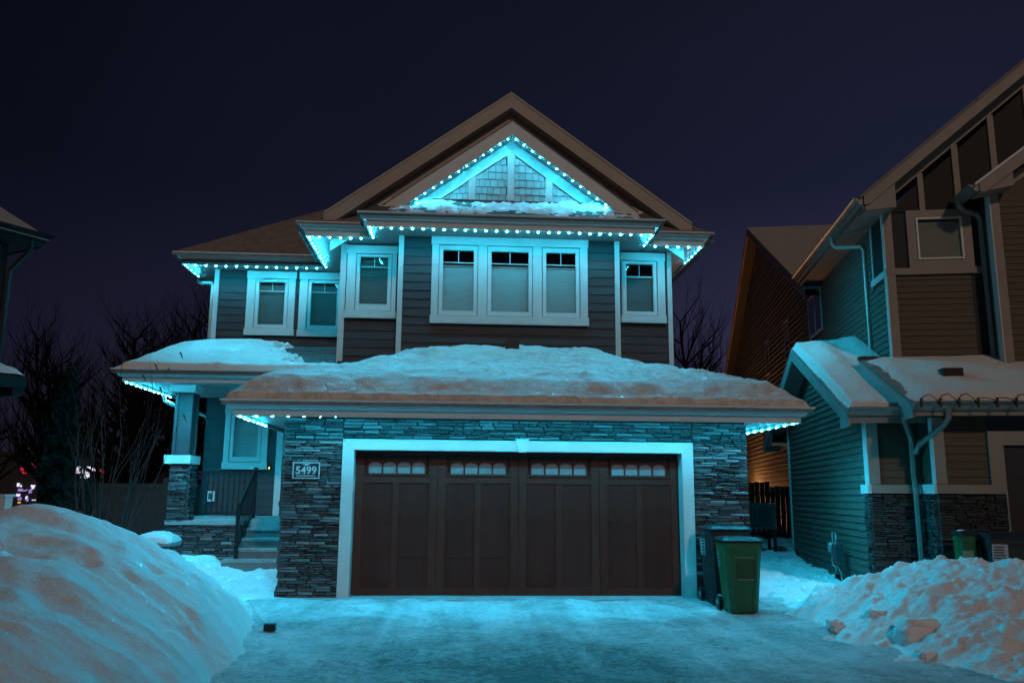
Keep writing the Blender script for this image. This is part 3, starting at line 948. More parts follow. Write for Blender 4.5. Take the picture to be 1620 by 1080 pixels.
soffit(-4.075, -3.46, 0.0, 3.3, 2.604, 0.4, 'y'); soffit(3.46, 4.075, 0.0, 3.5, 2.604, 0.4, 'y')
soffit(-6.895, -3.975, 2.625, 5.63, 3.468, 0.3)
# closing boards under the roofs so no light leaks up
MB().box(-6.9, 3.8, 5.0, 12, 6.32, 6.335).build("attic_floor", m_core, H)
MB().box(-3.8, 3.75, 2.9, 5.0, 6.32, 6.334).build("attic_floor", m_core, H)
MB().box(-2.64, 2.64, 2.2, 2.9, 6.321, 6.333).build("attic_floor", m_core, H)

# ------------------------------------------------------------------ roofs
def slab(mb, quad, t=0.06):
    """thick roof plane from a planar polygon (counted counter-clockwise from above)"""
    a = [Vector(p) for p in quad]
    n = len(a)
    vs = a + [p - Vector((0, 0, t)) for p in a]
    mb.add(vs, [tuple(range(n)), tuple(range(2 * n - 1, n - 1, -1))] + [(i, i + n, (i + 1) % n + n, (i + 1) % n) for i in range(n)])
PM = 0.728
# main gable roof, ridge running back
ZA = 9.30
mb = MB()
slab(mb, [(-4.02, 2.845, ZA - PM * 4.02), (0, 2.845, ZA), (0, 12.6, ZA), (-4.02, 12.6, ZA - PM * 4.02)], 0.05)
slab(mb, [(0, 2.845, ZA), (4.0, 2.845, ZA - PM * 4.0), (4.0, 12.6, ZA - PM * 4.0), (0, 12.6, ZA)], 0.05)
# hip roof of the left wing
zc = 6.49
d = 3.95
ap = (-7.08 + d, 4.98 + d, zc + PM * d)
slab(mb, [(-7.08, 4.98, zc), (-0.3, 4.98, zc), (-0.3, 4.98 + d, zc + PM * d), ap], 0.05)
slab(mb, [(-7.08, 4.98 + 2 * d, zc), (-7.08, 4.98, zc), ap], 0.05)
slab(mb, [(-0.3, 4.98 + 2 * d, zc), (-7.08, 4.98 + 2 * d, zc), ap, (-0.3, 4.98 + d, zc + PM * d)], 0.05)
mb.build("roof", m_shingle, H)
# small skirts at the gable feet
for s in (-1, 1):
    mb = MB()
    xo = 4.06 if s < 0 else 3.97
    pts = [(s * 2.5, 2.68, zc), (s * xo, 2.68, zc), (s * (xo - 0.75), 3.43, zc + PM * 0.75), (s * 2.5, 3.43, zc + PM * 0.75)]
    slab(mb, pts if s > 0 else pts[::-1], 0.04)
    pts = [(s * xo, 2.68, zc), (s * xo, 5.1, zc), (s * (xo - 0.75), 5.1, zc + PM * .75), (s * (xo - 0.75), 3.43, zc + PM * 0.75)]
    slab(mb, pts if s > 0 else pts[::-1], 0.04)
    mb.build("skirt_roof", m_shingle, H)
# outer gable: rake boards, soffit, wall with frieze
def rake(y0, y1, za, xm, slope, depth, mt, name, x_in=0.0):
    for s in (-1, 1):
        poly = [(s * x_in, za - slope * x_in), (s * xm, za - slope * xm), (s * xm, za - slope * xm - depth), (s * x_in, za - slope * x_in - depth)]
        MB().prism(poly, y0, y1).build(name, mt, H)
rake(2.80, 2.84, ZA + 0.015, 3.56, PM, 0.315, m_taupe, "rake_board")
rake(2.785, 2.80, ZA + 0.028, 3.56, PM, 0.055, m_taupe, "drip_edge")
for s in (-1, 1):
    mb = MB()
    q = [(0, 2.842, ZA - 0.30), (s * 3.5, 2.842, ZA - 0.30 - PM * 3.5), (s * 3.5, 3.10, ZA - 0.30 - PM * 3.5), (0, 3.10, ZA - 0.30)]
    slab(mb, q, 0.015); mb.build("rake_soffit", m_taupe, H)
MB().prism([(-3.45, 6.48), (3.45, 6.48), (0, ZA - 0.31)], 3.10, 3.25).build("gable_wall", m_rdark, H)
rake(3.05, 3.099, ZA - 0.33, 3.45, PM, 0.42, m_taupe, "frieze_board")
# inner gable over the bay
ZI, SI = 8.525, 0.735
rake(2.40, 2.435, ZI, 2.36, SI, 0.275, m_fascia, "rake_board")
for s in (-1, 1):
    mb = MB()
    q = [(0, 2.437, ZI - 0.245), (s * 2.3, 2.437, ZI - 0.245 - SI * 2.3), (s * 2.3, 2.78, ZI - 0.245 - SI * 2.3), (0, 2.78, ZI - 0.245)]
    slab(mb, q, 0.012); mb.build("rake_soffit", m_soffit, H)
    mb = MB()
    q = [(0, 2.39, ZI + 0.03), (s * 2.42, 2.39, ZI + 0.03 - SI * 2.42), (s * 2.42, 3.41, ZI + 0.03 - SI * 2.42), (0, 3.41, ZI + 0.03)]
    slab(mb, q if s > 0 else q[::-1], 0.028); mb.build("bay_roof", m_shingle, H)
YG = 2.76
MB().prism([(-2.3, 6.55), (2.3, 6.55), (0, ZI - 0.26)], YG + 0.004, YG + 0.3).build("bay_gable_wall", m_core, H)
rake(YG - 0.045, YG, ZI - 0.262, 1.78, SI, 0.235, m_trim, "gable_trim")
for (xa, xb) in ((-0.07, 0.07), (-0.82, -0.68), (0.67, 0.81)):
    za, zb = (ZI - 0.262 - 0.235 - SI * abs(xa), ZI - 0.262 - 0.235 - SI * abs(xb))
    if xa < 0 < xb:
        poly = [(xa, 7.02), (xb, 7.02), (xb, zb - 0.003), (0, ZI - 0.50), (xa, za - 0.003)]
    else:
        poly = [(xa, 7.02), (xb, 7.02), (xb, zb - 0.003), (xa, za - 0.003)]
    MB().prism(poly, YG - 0.040, YG).build("gable_post", m_trim, H)
# shingles in the four gable panels
def gable_z(x): return ZI - 0.50 - SI * abs(x)
for (xa, xb) in ((-1.5, -0.825), (-0.675, -0.075), (0.075, 0.665), (0.815, 1.5)):
    z = 7.02; r = 0
    while z < 8.1:
        hgt = 0.150
        x = xa - random.uniform(0, 0.05)
        while x < xb:
            wd = random.uniform(0.10, 0.15)
            a, b = max(x, xa), min(x + wd - 0.008, xb)
            x += wd
            if b - a < 0.02: continue
            za, zb = min(z + hgt, gable_z(a)), min(z + hgt, gable_z(b))
            if za - z < 0.01 and zb - z < 0.01: continue
            za = max(za, z + 0.004); zb = max(zb, z + 0.004)
            th = random.uniform(0.016, 0.022); drop = random.uniform(-0.004, 0.004)
            vs = [(a, YG - th, z + drop), (b, YG - th, z + drop), (b, YG - 0.006, zb), (a, YG - 0.006, za), (a, YG + 0.003, z + drop), (b, YG + 0.003, z + drop), (b, YG + 0.003, zb), (a, YG + 0.003, za)]
            MB().add(vs, [(0, 1, 2, 3), (7, 6, 5, 4), (0, 4, 5, 1), (1, 5, 6, 2), (2, 6, 7, 3), (3, 7, 4, 0)]).build("gable_shingle", m_cedar, H)
        z += hgt; r += 1
# skirt roof between the bay gutter and the gable wall
PK = 0.80
mb = MB()
slab(mb, [(-2.82, 2.03, 6.475), (2.82, 2.03, 6.475), (2.3, 2.76, 6.475 + PK * 0.73 - 0.035), (-2.3, 2.76, 6.475 + PK * 0.73 - 0.035)], 0.04)
slab(mb, [(-2.82, 2.85, 6.475), (-2.82, 2.03, 6.475), (-2.3, 2.76, 6.475 + PK * 0.73 - 0.035)], 0.04)
slab(mb, [(2.82, 2.03, 6.475), (2.82, 2.85, 6.475), (2.3, 2.76, 6.475 + PK * 0.73 - 0.035)], 0.04)
mb.build("bay_skirt_roof", m_shingle_b, H)
MB().box(-1.62, 1.62, 2.705, 2.755, 6.985, 7.035).build("flashing", m_black, H)

# garage hip roof
PGR, PGS = 0.385, 0.48
GAX = 4.24 - PGR * 3.52 / PGS
def garage_roof_z(x, y):
    return 2.745 + np.minimum(np.minimum(PGR * (y + 0.74), PGS * (4.24 - np.abs(x))), PGR * 3.45)
mb = MB()
zt = 2.745 + PGR * 3.52
slab(mb, [(-4.24, -0.74, 2.745), (4.24, -0.74, 2.745), (GAX, 2.78, zt), (-GAX, 2.78, zt)], 0.05)
for s in (-1, 1):
    q = [(s * 4.24, -0.74, 2.745), (s * 4.24, 3.6, 2.745), (s * 2.1, 3.6, 2.745 + PGS * 2.14), (s * 2.1, 2.78, 2.745 + PGS * 2.14), (s * GAX, 2.78, zt)]
    slab(mb, q if s > 0 else q[::-1], 0.05)
mb.build("garage_roof", m_shingle, H)
# porch roof with its bare shingles
PPR = 0.325
def porch_roof_z(x, y):
    return 3.585 + PPR * (y - 2.45)
mb = MB()
slab(mb, [(-7.06, 2.45, 3.585), (-3.3, 2.45, 3.585), (-3.3, 5.62, 3.585 + PPR * 3.17), (-7.06, 5.62, 3.585 + PPR * 3.17)], 0.05)
mb.build("porch_roof", m_shingle_b, H)
MB().prism([(2.47, 3.53), (5.6, 3.53), (5.6, 3.54 + PPR * 3.1)], -6.915, -6.89, 'x').build("porch_gable_infill", m_fascia, H)
mb = MB()                       # shingle courses on the bare part
for r in range(13):
    y = 3.05 + r * 0.19
    x = -5.4 + (r % 2) * 0.1
    while x < -3.32:
        wd = random.uniform(0.16, 0.30)
        z = porch_roof_z(0, y)
        b = min(x + wd - 0.01, -3.31)
        if b - x > 0.02:
            t = random.uniform(0.012, 0.022)
            mb.add([(x, y, z + t), (b, y, z + t), (b, y + 0.2, z + PPR * 0.2 + 0.004), (x, y + 0.2, z + PPR * 0.2 + 0.004), (x, y, z), (b, y, z)],
                   [(0, 1, 2, 3), (4, 5, 1, 0)])
        x += wd
mb.build("roof_shingles", m_shingle_b, H, kind="stuff")
MB().box(-0.09, 0.16, 2.45, 2.66, 4.08, 4.27).build("roof_vent", m_black, H)

# ------------------------------------------------------------------ porch
FZ = 1.0
MB().box(-6.2, -3.46, 3.82, 5.62, 0.75, FZ).build("porch_floor", m_concrete, H)
MB().box(-6.26, -4.86, 3.53, 3.85, 0.0, 0.9).build("porch_wall", m_mortar, H)
MB().box(-6.27, -4.84, 3.46, 3.83, 0.885, 0.965).build("coping", m_concrete, H)
MB().box(-6.25, -5.95, 3.53, 3.96, 0.96, 2.0).build("column_base", m_mortar, H)
MB().box(-6.36, -5.885, 3.42, 4.06, 1.995, 2.15).build("column_cap", m_trim, H)
col = MB().box(-6.24, -5.965, 3.53, 3.92, 2.15, 3.34)
col.build("column", m_column, H)
for (xa, xb, ya, yb) in ((-6.262, -6.20, 3.505, 3.53), (-6.0, -5.942, 3.505, 3.53), (-5.965, -5.940, 3.53, 3.60), (-5.965, -5.940, 3.86, 3.93)):
    MB().box(xa, xb, ya, yb, 2.15, 3.33).build("column_trim", m_column, H)
MB().box(-6.36, -5.885, 3.42, 4.06, 3.325, 3.466).build("column_capital", m_trim, H)
for i in range(5):
    z1 = 0.15 + (FZ - 0.15) * (i + 1) / 5
    y = 2.72 + 0.28 * i
    xl = -5.02 if i == 0 else -4.86
    MB().box(xl, -3.475, y - 0.015, y + 0.30 if i < 4 else 3.86, z1 - 0.045, z1).build("step_tread", m_concrete, H)
    MB().box(xl + 0.01, -3.475, y + 0.003, 3.84, z1 - 0.17 if i else 0.0, z1 - 0.045).build("step_riser", m_riser_shade, H)
# railings
mb = MB()
mb.box(-5.97, -4.78, 3.865, 3.905, 1.84, 1.88); mb.box(-5.97, -4.78, 3.87, 3.90, 1.08, 1.105)
mb.build("porch_rail", m_black, H)
for i in range(11):
    x = -5.86 + i * 0.098
    MB().box(x - 0.008, x + 0.008, 3.877, 3.893, 1.105, 1.84).build("baluster", m_black, H)
for (x, y, z0, z1) in ((-5.95, 3.885, 0.96, 1.92), (-4.78, 3.885, 0.96, 1.93), (-4.80, 2.86, 0.33, 1.26)):
    MB().box(x - 0.03, x + 0.03, y - 0.03, y + 0.03, z0, z1).box(x - 0.04, x + 0.04, y - 0.04, y + 0.04, z1, z1 + 0.02).build("newel_post", m_black, H)
mb = MB()
mb.tube([(-4.80, 2.80, 1.20), (-4.78, 3.885, 1.90)], 0.022, 6); mb.tube([(-4.80, 2.86, 0.50), (-4.78, 3.885, 1.10)], 0.013, 5)
mb.build("stair_rail", m_black, H)
for i in range(9):
    t = (i + 0.7) / 9.6
    y = 2.86 + t * 1.02; zb = 0.50 + t * 0.60; za = 1.235 + t * 0.66
    MB().box(-4.80, -4.784, y - 0.008, y + 0.008, zb, za).build("baluster", m_black, H)
# wall fittings on the porch
t_ = MB().box(-6.14, -5.985, 5.56, 5.612, 1.285, 1.50)
t_.box(-6.00, -5.985, 5.54, 5.56, 1.285, 1.50)
t_.build("meter_cover", m_white, H); MB().box(-6.115, -6.035, 5.552, 5.560, 1.33, 1.46).build("meter_window", m_ink, H)
MB().box(-4.925, -4.875, 5.575, 5.612, 1.95, 2.10).build("doorbell", m_black, H)
MB().box(-4.912, -4.888, 5.568, 5.575, 1.965, 2.01).build("doorbell_light", emit("doorbell_glow", (1.0, 0.75, 0.12), 2.2), H)
# downspouts
m_ds = m_gutter
MB().tube([(-6.97, 6.55, 6.40), (-6.97, 6.55, 6.30), (-6.94, 6.5, 6.22), (-6.85, 6.4, 6.17), (-6.42, 5.75, 6.02), (-6.37, 5.68, 5.95), (-6.365, 5.66, 5.6), (-6.365, 5.66, 4.6)], 0.042, 8).build("downspout", m_trim, H, smooth=True)
MB().tube([(-7.0, 5.0, 3.52), (-7.0, 5.0, 3.40), (-6.97, 5.0, 3.32), (-6.88, 5.06, 3.27), (-6.42, 6.0, 3.12), (-6.37, 6.05, 3.0), (-6.37, 6.05, 0.4)], 0.045, 8).build("downspout", m_trim, H, smooth=True)

# ------------------------------------------------------------------ house number plaque
pl = thing("house_number_sign", "dark house number plaque reading 5499 on the ledge stone beside the garage door", "house sign", (-3.135, -0.06, 1.805))
MB().box(-0.195, 0.195, -0.012, 0.012, -0.118, 0.118).build("plate", mat("plaque_black", (0.02, 0.022, 0.025), 0.5), pl)
m_plq = mat("plaque_silver", (0.42, 0.43, 0.43), 0.4)
mb = MB()
mb.box(-0.195, 0.195, -0.024, -0.012, 0.104, 0.118); mb.box(-0.195, 0.195, -0.024, -0.012, -0.118, -0.104)
mb.box(-0.195, -0.181, -0.024, -0.012, -0.104, 0.104); mb.box(0.181, 0.195, -0.024, -0.012, -0.104, 0.104)
mb.build("border", m_plq, pl)
def text_mesh(txt, size, ext=0.004):
    cu = bpy.data.curves.new("t", 'FONT'); cu.body = txt; cu.size = size; cu.extrude = ext; cu.offset = 0.003
    cu.resolution_u = 4
    o = bpy.data.objects.new("t", cu); COL.objects.link(o)
    dg = bpy.context.evaluated_depsgraph_get()
    me = bpy.data.meshes.new_from_object(o.evaluated_get(dg))
    bpy.data.objects.remove(o); bpy.data.curves.remove(cu)
    return me
for i, ch in enumerate("5499"):
    me = text_mesh(ch, 0.150)
    me.materials.clear()
    o = link("digit", me, m_plq, pl)
    o.rotation_euler = (R(90), 0, 0); o.location = (-0.155 + i * 0.077, -0.018, -0.048)
mb = MB(); mb.box(-0.05, 0.05, -0.02, -0.012, 0.082, 0.092); mb.box(-0.018, 0.018, -0.02, -0.012, 0.068, 0.082); mb.build("emblem", m_plq, pl)
mb = MB()
for i in range(13):
    x = -0.135 + i * 0.021
    mb.box(x, x + 0.013, -0.018, -0.012, -0.084, -0.070)
mb.build("small_print", m_plq, pl)

# ------------------------------------------------------------------ LED strings
bm = MB()
for a in range(4):
    pass
def bulb_mesh():
    mb = MB()
    n = 8; rings = [(0.0, -1), (0.75, -0.72), (1.0, -0.1), (0.8, 0.55), (0.45, 0.8)]
    vs = []; fs = []
    for r, z in rings:
        for k in range(n):
            t = 2 * math.pi * k / n
            vs.append((r * math.cos(t), r * math.sin(t), z))
    for i in range(len(rings) - 1):
        for k in range(n):
            fs.append((i * n + k, i * n + (k + 1) % n, (i + 1) * n + (k + 1) % n, (i + 1) * n + k))
    fs.append(tuple((len(rings) - 1) * n + k for k in range(n)))
    mb.add(vs, fs)
    me = mb.mesh("bulb"); me.materials.append(m_led); fix_normals(me)
    me.polygons.foreach_set("use_smooth", [True] * len(me.polygons))
    return me
BULB = bulb_mesh()
BULB_UP = BULB.copy(); BULB_UP.materials[0] = m_led_up
def lamp_data(watts):
    """the beam of one small downlight in the string"""
    l = bpy.data.lights.new("bulb_beam", 'SPOT')
    l.energy = watts; l.color = LED_COLOR; l.spot_size = R(125); l.spot_blend = 1.0; l.shadow_soft_size = 0.02
    return l
BEAM_SD = lamp_data(BEAM_SIDE); BEAM_GB = lamp_data(BEAM_GABLE); BEAM_LO = lamp_data(BEAM_LOWER); BEAM_UP = lamp_data(BEAM_UPPER)
BR = 0.022
def led_run(label, pts, spacing=None, count=None, start=0.0, end=0.0, dz=-0.008, r=BR, backside=(0, 0), aim=(R(-24), 0, 0), beam=None):
    if pts[0][2] > 4 and aim[0] == R(-24): aim = (R(-56), 0, 0)
    a, b = Vector(pts[0]), Vector(pts[1])
    L = (b - a).length
    d = (b - a).normalized()
    n = count or max(2, round(L / spacing) + 1)
    t = thing("led_light_string", label, "light string", tuple(a), group="cyan eave light strings")
    mb = MB(); mb.tube([Vector((backside[0], backside[1], 0.018)), (b - a) + Vector((backside[0], backside[1], 0.018))], 0.009, 4); mb.build("track", m_ledtrack, t)
    for i in range(n):
        p = d * (L * i / (n - 1))
        jit = Vector((random.uniform(-.006, .006), random.uniform(-.004, .004), dz + random.uniform(-.003, .003)))
        s = r * random.uniform(0.92, 1.08)
        bo = inst("bulb", BULB_UP if a.z > 4 else BULB, t, tuple(p + jit), (0, 0, 0), (s, s, s * 0.75))
        sp_ = bpy.data.objects.new("bulb_beam", beam or (BEAM_UP if a.z > 4 else BEAM_LO)); COL.objects.link(sp_)
        sp_.parent = t; sp_.location = p + jit + Vector((0, 0, -s * 0.8 - 0.012))
        sp_.rotation_euler = aim
    return t
zl = 6.272
led_run("cyan light string along the front eave over the triple window", [(-2.61, 2.215, zl), (2.61, 2.215, zl)], count=28)
led_run("short cyan light string on the left return of the triple window eave", [(-2.615, 2.36, zl), (-2.615, 2.84, zl)], count=4, r=0.017)
led_run("short cyan light string on the right return of the triple window eave", [(2.615, 2.40, zl), (2.615, 2.86, zl)], count=3, r=0.017)
led_run("cyan light string along the short eave left of the triple window", [(-3.825, 2.895, zl), (-2.85, 2.895, zl)], count=6)
led_run("cyan light string running back over the gap between left windows", [(-3.83, 3.08, zl), (-3.83, 5.05, zl)], count=10, r=0.017)
led_run("cyan light string along the far left upper eave", [(-6.83, 5.18, zl), (-4.05, 5.18, zl)], count=14)
led_run("short cyan light string above the far left downspout", [(-6.84, 5.35, zl), (-6.84, 6.1, zl)], count=4, r=0.017)
led_run("cyan light string along the short eave right of the triple window", [(2.85, 2.895, zl), (3.73, 2.895, zl)], count=5)
led_run("cyan light string running back along the right upper eave", [(3.74, 3.05, zl), (3.74, 4.0, zl)], count=5, r=0.017, aim=(0, R(-42), 0), beam=lamp_data(80.0))
for s, nm in ((-1, "left"), (1, "right")):
    led_run("cyan light string up the %s slope of the lit gable" % nm, [(s * 1.79, 2.47, ZI - 0.272 - SI * 1.79), (s * 0.075, 2.47, ZI - 0.272 - SI * 0.075)], count=12, r=0.0155, aim=(R(20), 0, 0), beam=BEAM_GB)
led_run("cyan light string at the left end of the garage front eave above the house number", [(-4.02, -0.535, 2.558), (-2.45, -0.555, 2.574)], count=8, aim=(R(-30), 0, 0))
led_run("cyan light string behind the fascia above the garage door", [(-2.25, -0.56, 2.584), (4.04, -0.56, 2.584)], count=31, aim=(R(-30), 0, 0))
led_run("short cyan light string under the left side eave of the garage", [(-4.05, -0.42, 2.560), (-4.05, 1.25, 2.560)], count=7, aim=(0, R(14), 0))
led_run("cyan light string under the right side eave of the garage", [(4.05, -0.42, 2.560), (4.05, 2.2, 2.560)], count=9, aim=(0, R(-30), 0), beam=BEAM_SD)
led_run("cyan light string under the left side of the porch roof", [(-6.87, 2.70, 3.412), (-6.87, 5.0, 3.412)], count=11, aim=(0, R(14), 0))
led_run("cyan light string hidden behind the porch front fascia", [(-6.78, 2.645, 3.448), (-4.1, 2.645, 3.448)], count=14, aim=(R(26), 0, 0), beam=BEAM_SD)

# ================================================================== neighbour on the right
TH = R(11.3)
RH = thing("neighbour_house", "dark brown two-storey neighbour house right of the driveway with snowy lower roofs", "house", (6.75, 6.51, 0), -TH)
def rb(name, mt, *boxes):
    mb = MB()
    for b in boxes: mb.box(*b)
    return mb.build(name, mt, RH)
def rprism(name, mt, poly, a, b, ax='y'):
    return MB().prism(poly, a, b, ax).build(name, mt, RH)
XW = lambda w0: ((w0, 0, 0), (0, -1, 0), (-1, 0, 0))           # wall facing -w; u = -l
YW = lambda l0: ((0, l0, 0), (1, 0, 0), (0, -1, 0))            # wall facing -l; u = w
# cores
WR = 0.415                                                     # wing roof pitch
WAX, WAZ = -2.77, 4.46
rprism("wing_wall", m_core, [(-6.38, -0.3), (-0.02, -0.3), (-0.02, 3.2), (WAX, 4.28), (-6.38, 2.78)], 0.03, 0.9, 'x')
rb("front_wall", m_core, (0.78, 6, -7.02, -5.0, -0.3, 2.9))
rb("main_wall", m_core, (0.93, 9, -5.07, 15.2, -0.3, 6.55))
APW, APZ, FS = 4.6, 6.77 + 0.827 * (4.6 - 0.478), 0.827
rprism("gable_wall", m_rdark, [(0.93, 6.5), (8.5, 6.5), (APW, APZ - 0.45)], -5.07, -4.9)
# wing side planks and gable planks
def wing_lim(z):
    a = WAX - (4.27 - z) / WR if z > 2.7 else -6.4
    b = WAX + (4.27 - z) / WR if z > 2.7 else 0.0
    return (-min(b, 0.0), -max(a, -6.4))
siding(RH, XW(0.03), 0.0, 6.4, -0.05, 4.3, 0.112, m_rsiding, [(6.02, 6.5, -0.3, 1.68)], thick=0.030, lim=wing_lim)
mb = MB()
siding(RH, XW(0.93), -15.2, -2.0, 2.4, 6.55, 0.15, m_rsiding, thick=0.035, joined=mb)
siding(RH, XW(0.93), -2.0, 5.0, 2.4, 6.55, 0.115, m_rsiding, [(-1.3, 0.12, 5.36, 6.41), (4.20, 5.1, 5.34, 6.7)], thick=0.026, joined=mb)
rg_apl, rg_apz, RGS = 8.1, 10.55, 0.505
def rg_lim(z): return (-(rg_apl + (rg_apz - 0.2 - z) / RGS), -(rg_apl - (rg_apz - 0.2 - z) / RGS))
siding(RH, XW(0.93), -16.0, 0.0, 6.55, 10.4, 0.15, m_rsiding, thick=0.035, lim=rg_lim, joined=mb)
siding(RH, XW(0.93), -15.2, 0.0, 0.2, 2.4, 0.15, m_rsiding, thick=0.035, joined=mb)
mb.build("side_planks", m_rsiding, RH, kind="stuff")
rprism("rear_gable_wall", m_core, [(1.0, 6.5), (15.2, 6.5), (rg_apl, rg_apz - 0.25)], 0.95, 1.2, 'x')
# front siding (courses are under 10 px there)
mb = MB()
siding(RH, YW(-6.38), 0.16, 0.78, 1.68, 2.66, 0.112, m_rbrown, joined=mb)
siding(RH, XW(0.78), 6.4, 7.0, 1.68, 2.66, 0.112, m_rsiding, joined=mb)
siding(RH, YW(-7.02), 0.9, 1.54, 1.68, 2.66, 0.112, m_rbrown, joined=mb)
siding(RH, YW(-5.07), 1.02, 2.3, 3.7, 5.37, 0.112, m_rbrown, joined=mb)
siding(RH, YW(-5.47), 2.68, 5.0, 3.4, 6.6, 0.112, m_rbrown, joined=mb)
mb.build("front_planks", m_rbrown, RH, kind="stuff")
# trims
rb("corner_board", m_rtrim, (-0.005, 0.16, -6.425, -6.36, 1.68, 2.68))
rb("corner_board", m_trim, (-0.012, 0.012, -6.42, -6.20, 1.68, 2.68))
rb("corner_board", m_rtrim, (0.765, 0.915, -7.065, -7.0, 1.68, 2.66))
rb("corner_board", m_trim, (0.752, 0.78, -7.06, -6.92, 1.68, 2.66))
rb("corner_board", m_trim, (-0.012, 0.02, -0.10, 0.02, 0.0, 3.2))
rb("ledge", m_rtrim, (0.005, 0.74, -6.47, -6.36, 1.545, 1.675))
rb("ledge", m_trim, (-0.05, 0.004, -6.47, -6.06, 1.54, 1.68))
rb("ledge", m_rtrim, (0.745, 1.70, -7.11, -7.0, 1.545, 1.675))
rb("ledge", m_trim, (0.715, 0.744, -7.11, -6.42, 1.54, 1.68))
stw = stones(YW(-6.38), 0.0, 0.78, 0.2, 1.53, lmin=0.1, lmax=0.28)
stw += stones(XW(0.02), 6.12, 6.42, 0.2, 1.53, lmin=0.07, lmax=0.2)
stw += stones(YW(-7.02), 0.76, 1.70, 0.3, 1.53, lmin=0.1, lmax=0.3)
stw += stones(XW(0.77), 6.44, 7.03, 0.3, 1.53, lmin=0.07, lmax=0.2)
place_stones(RH, stw, m_rstone, m_rstone, 300)
# neighbour garage door
rb("door_casing", m_rtrim, (1.70, 1.722, -7.085, -6.9, 0.0, 2.24), (1.52, 1.70, -7.085, -7.0, 1.676, 2.455), (1.70, 5.0, -7.085, -6.99, 2.25, 2.455))
rb("neighbour_garage_door", m_rdoor, *[(1.722 + i * 0.61, 1.722 + i * 0.61 + 0.60, -6.93, -6.88, z, z + 0.545) for i in range(5) for z in (0.02, 0.57, 1.12, 1.67)])
# wing roof
mb = MB()
slab(mb, [(-0.36, -6.78, WAZ - WR * 4.01), (0.95, -6.78, WAZ - WR * 4.01), (0.95, WAX, WAZ), (-0.36, WAX, WAZ)], 0.04)
slab(mb, [(-0.36, WAX, WAZ), (0.95, WAX, WAZ), (0.95, 1.2, WAZ - WR * 3.97), (-0.36, 1.2, WAZ - WR * 3.97)], 0.04)
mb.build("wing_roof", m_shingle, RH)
rprism("rake_board", m_rlight, [(WAX, WAZ - 0.04), (WAX, WAZ - 0.26), (-6.30, WAZ - 0.26 - WR * 3.53), (-6.30, 2.56), (-6.80, 2.56), (-6.80, WAZ - 0.04 - WR * 4.03)], -0.36, -0.325, 'x')
rprism("rake_board", m_rlight, [(WAX + 0.002, WAZ - 0.04), (WAX + 0.002, WAZ - 0.26), (1.2, WAZ - 0.26 - WR * 3.97), (1.2, WAZ - 0.04 - WR * 3.97)], -0.36, -0.325, 'x')
mb = MB()
slab(mb, [(-0.325, -6.3, WAZ - 0.235 - WR * 3.53), (0.03, -6.3, WAZ - 0.235 - WR * 3.53), (0.03, WAX, WAZ - 0.235), (-0.325, WAX, WAZ - 0.235)], 0.012)
slab(mb, [(-0.325, WAX, WAZ - 0.235), (0.03, WAX, WAZ - 0.235), (0.03, 1.2, WAZ - 0.235 - WR * 3.97), (-0.325, 1.2, WAZ - 0.235 - WR * 3.97)], 0.012)
mb.build("rake_soffit", m_rsoffit, RH)
rb("eave_return", m_rsoffit, (-0.33, 0.9, 0.02, 1.18, 2.68, 2.72), (-0.33, 0.9, 1.15, 1.2, 2.68, 2.86), (-0.345, -0.328, 0.1, 1.19, 2.70, 2.95))
rb("fascia_board", m_rgutter, (-0.325, 0.80, -6.80, -6.77, 2.605, 2.72))
rb("soffit_panel", m_soffit, (-0.325, 0.80, -6.768, -6.40, 2.66, 2.675))
MB().sweep([(-0.37, -6.80), (0.50, -6.80)], GUT, 2.715).build("gutter", m_rgutter, RH)
# lower front roof (over the neighbour's garage)
F0, F1, FZ0, FZ1 = -7.42, -4.90, 2.86, 3.90
mb = MB()
slab(mb, [(0.39, F0, FZ0), (6.5, F0, FZ0), (6.5, F1, FZ1), (0.39, F1, FZ1)], 0.04)
mb.build("front_roof", m_shingle, RH)
sl = (FZ1 - FZ0) / (F1 - F0)
rprism("rake_board", m_rlight, [(F1, FZ1 - 0.04), (F1, FZ1 - 0.17), (-6.9, FZ0 - 0.17 + sl * 0.52), (-6.9, 2.63), (F0 - 0.02, 2.63), (F0 - 0.02, FZ0 - 0.045)], 0.37, 0.40, 'x')
rb("ridge_cap", m_black, (0.36, 1.0, -4.98, -4.84, FZ1 - 0.03, FZ1 + 0.03))
rb("fascia_board", m_rtrim, (0.40, 6.5, -7.42, -7.39, 2.655, 2.76))
rb("soffit_panel", m_soffit, (0.40, 6.5, -7.388, -7.03, 2.69, 2.705))
MB().sweep([(0.38, -7.42), (6.5, -7.42)], [(o, z * 0.95) for o, z in GUT], 2.735).build("gutter", m_rgutter, RH)
# heat cable zigzag on the eave
mb = MB()
x = 0.44
pts = []
while x < 4.5:
    r_ = random.uniform(0.0, 0.05)
    pts += [(x, -7.60, 2.80), (x + 0.02, -7.60, 2.87), (x + 0.09, -7.5, 2.90 + r_), (x + 0.17, -7.5, 2.90 + r_ * 1.6), (x + 0.235, -7.60, 2.87), (x + 0.25, -7.60, 2.80)]
    x += 0.255
mb.tube(pts, 0.008, 4)
mb.build("heat_cable", m_black, RH)
x = 0.46
while x < 4.5:
    MB().box(x - 0.012, x + 0.016, -7.615, -7.58, 2.755, 2.895).build("cable_clip", m_black, RH)
    x += 0.2555
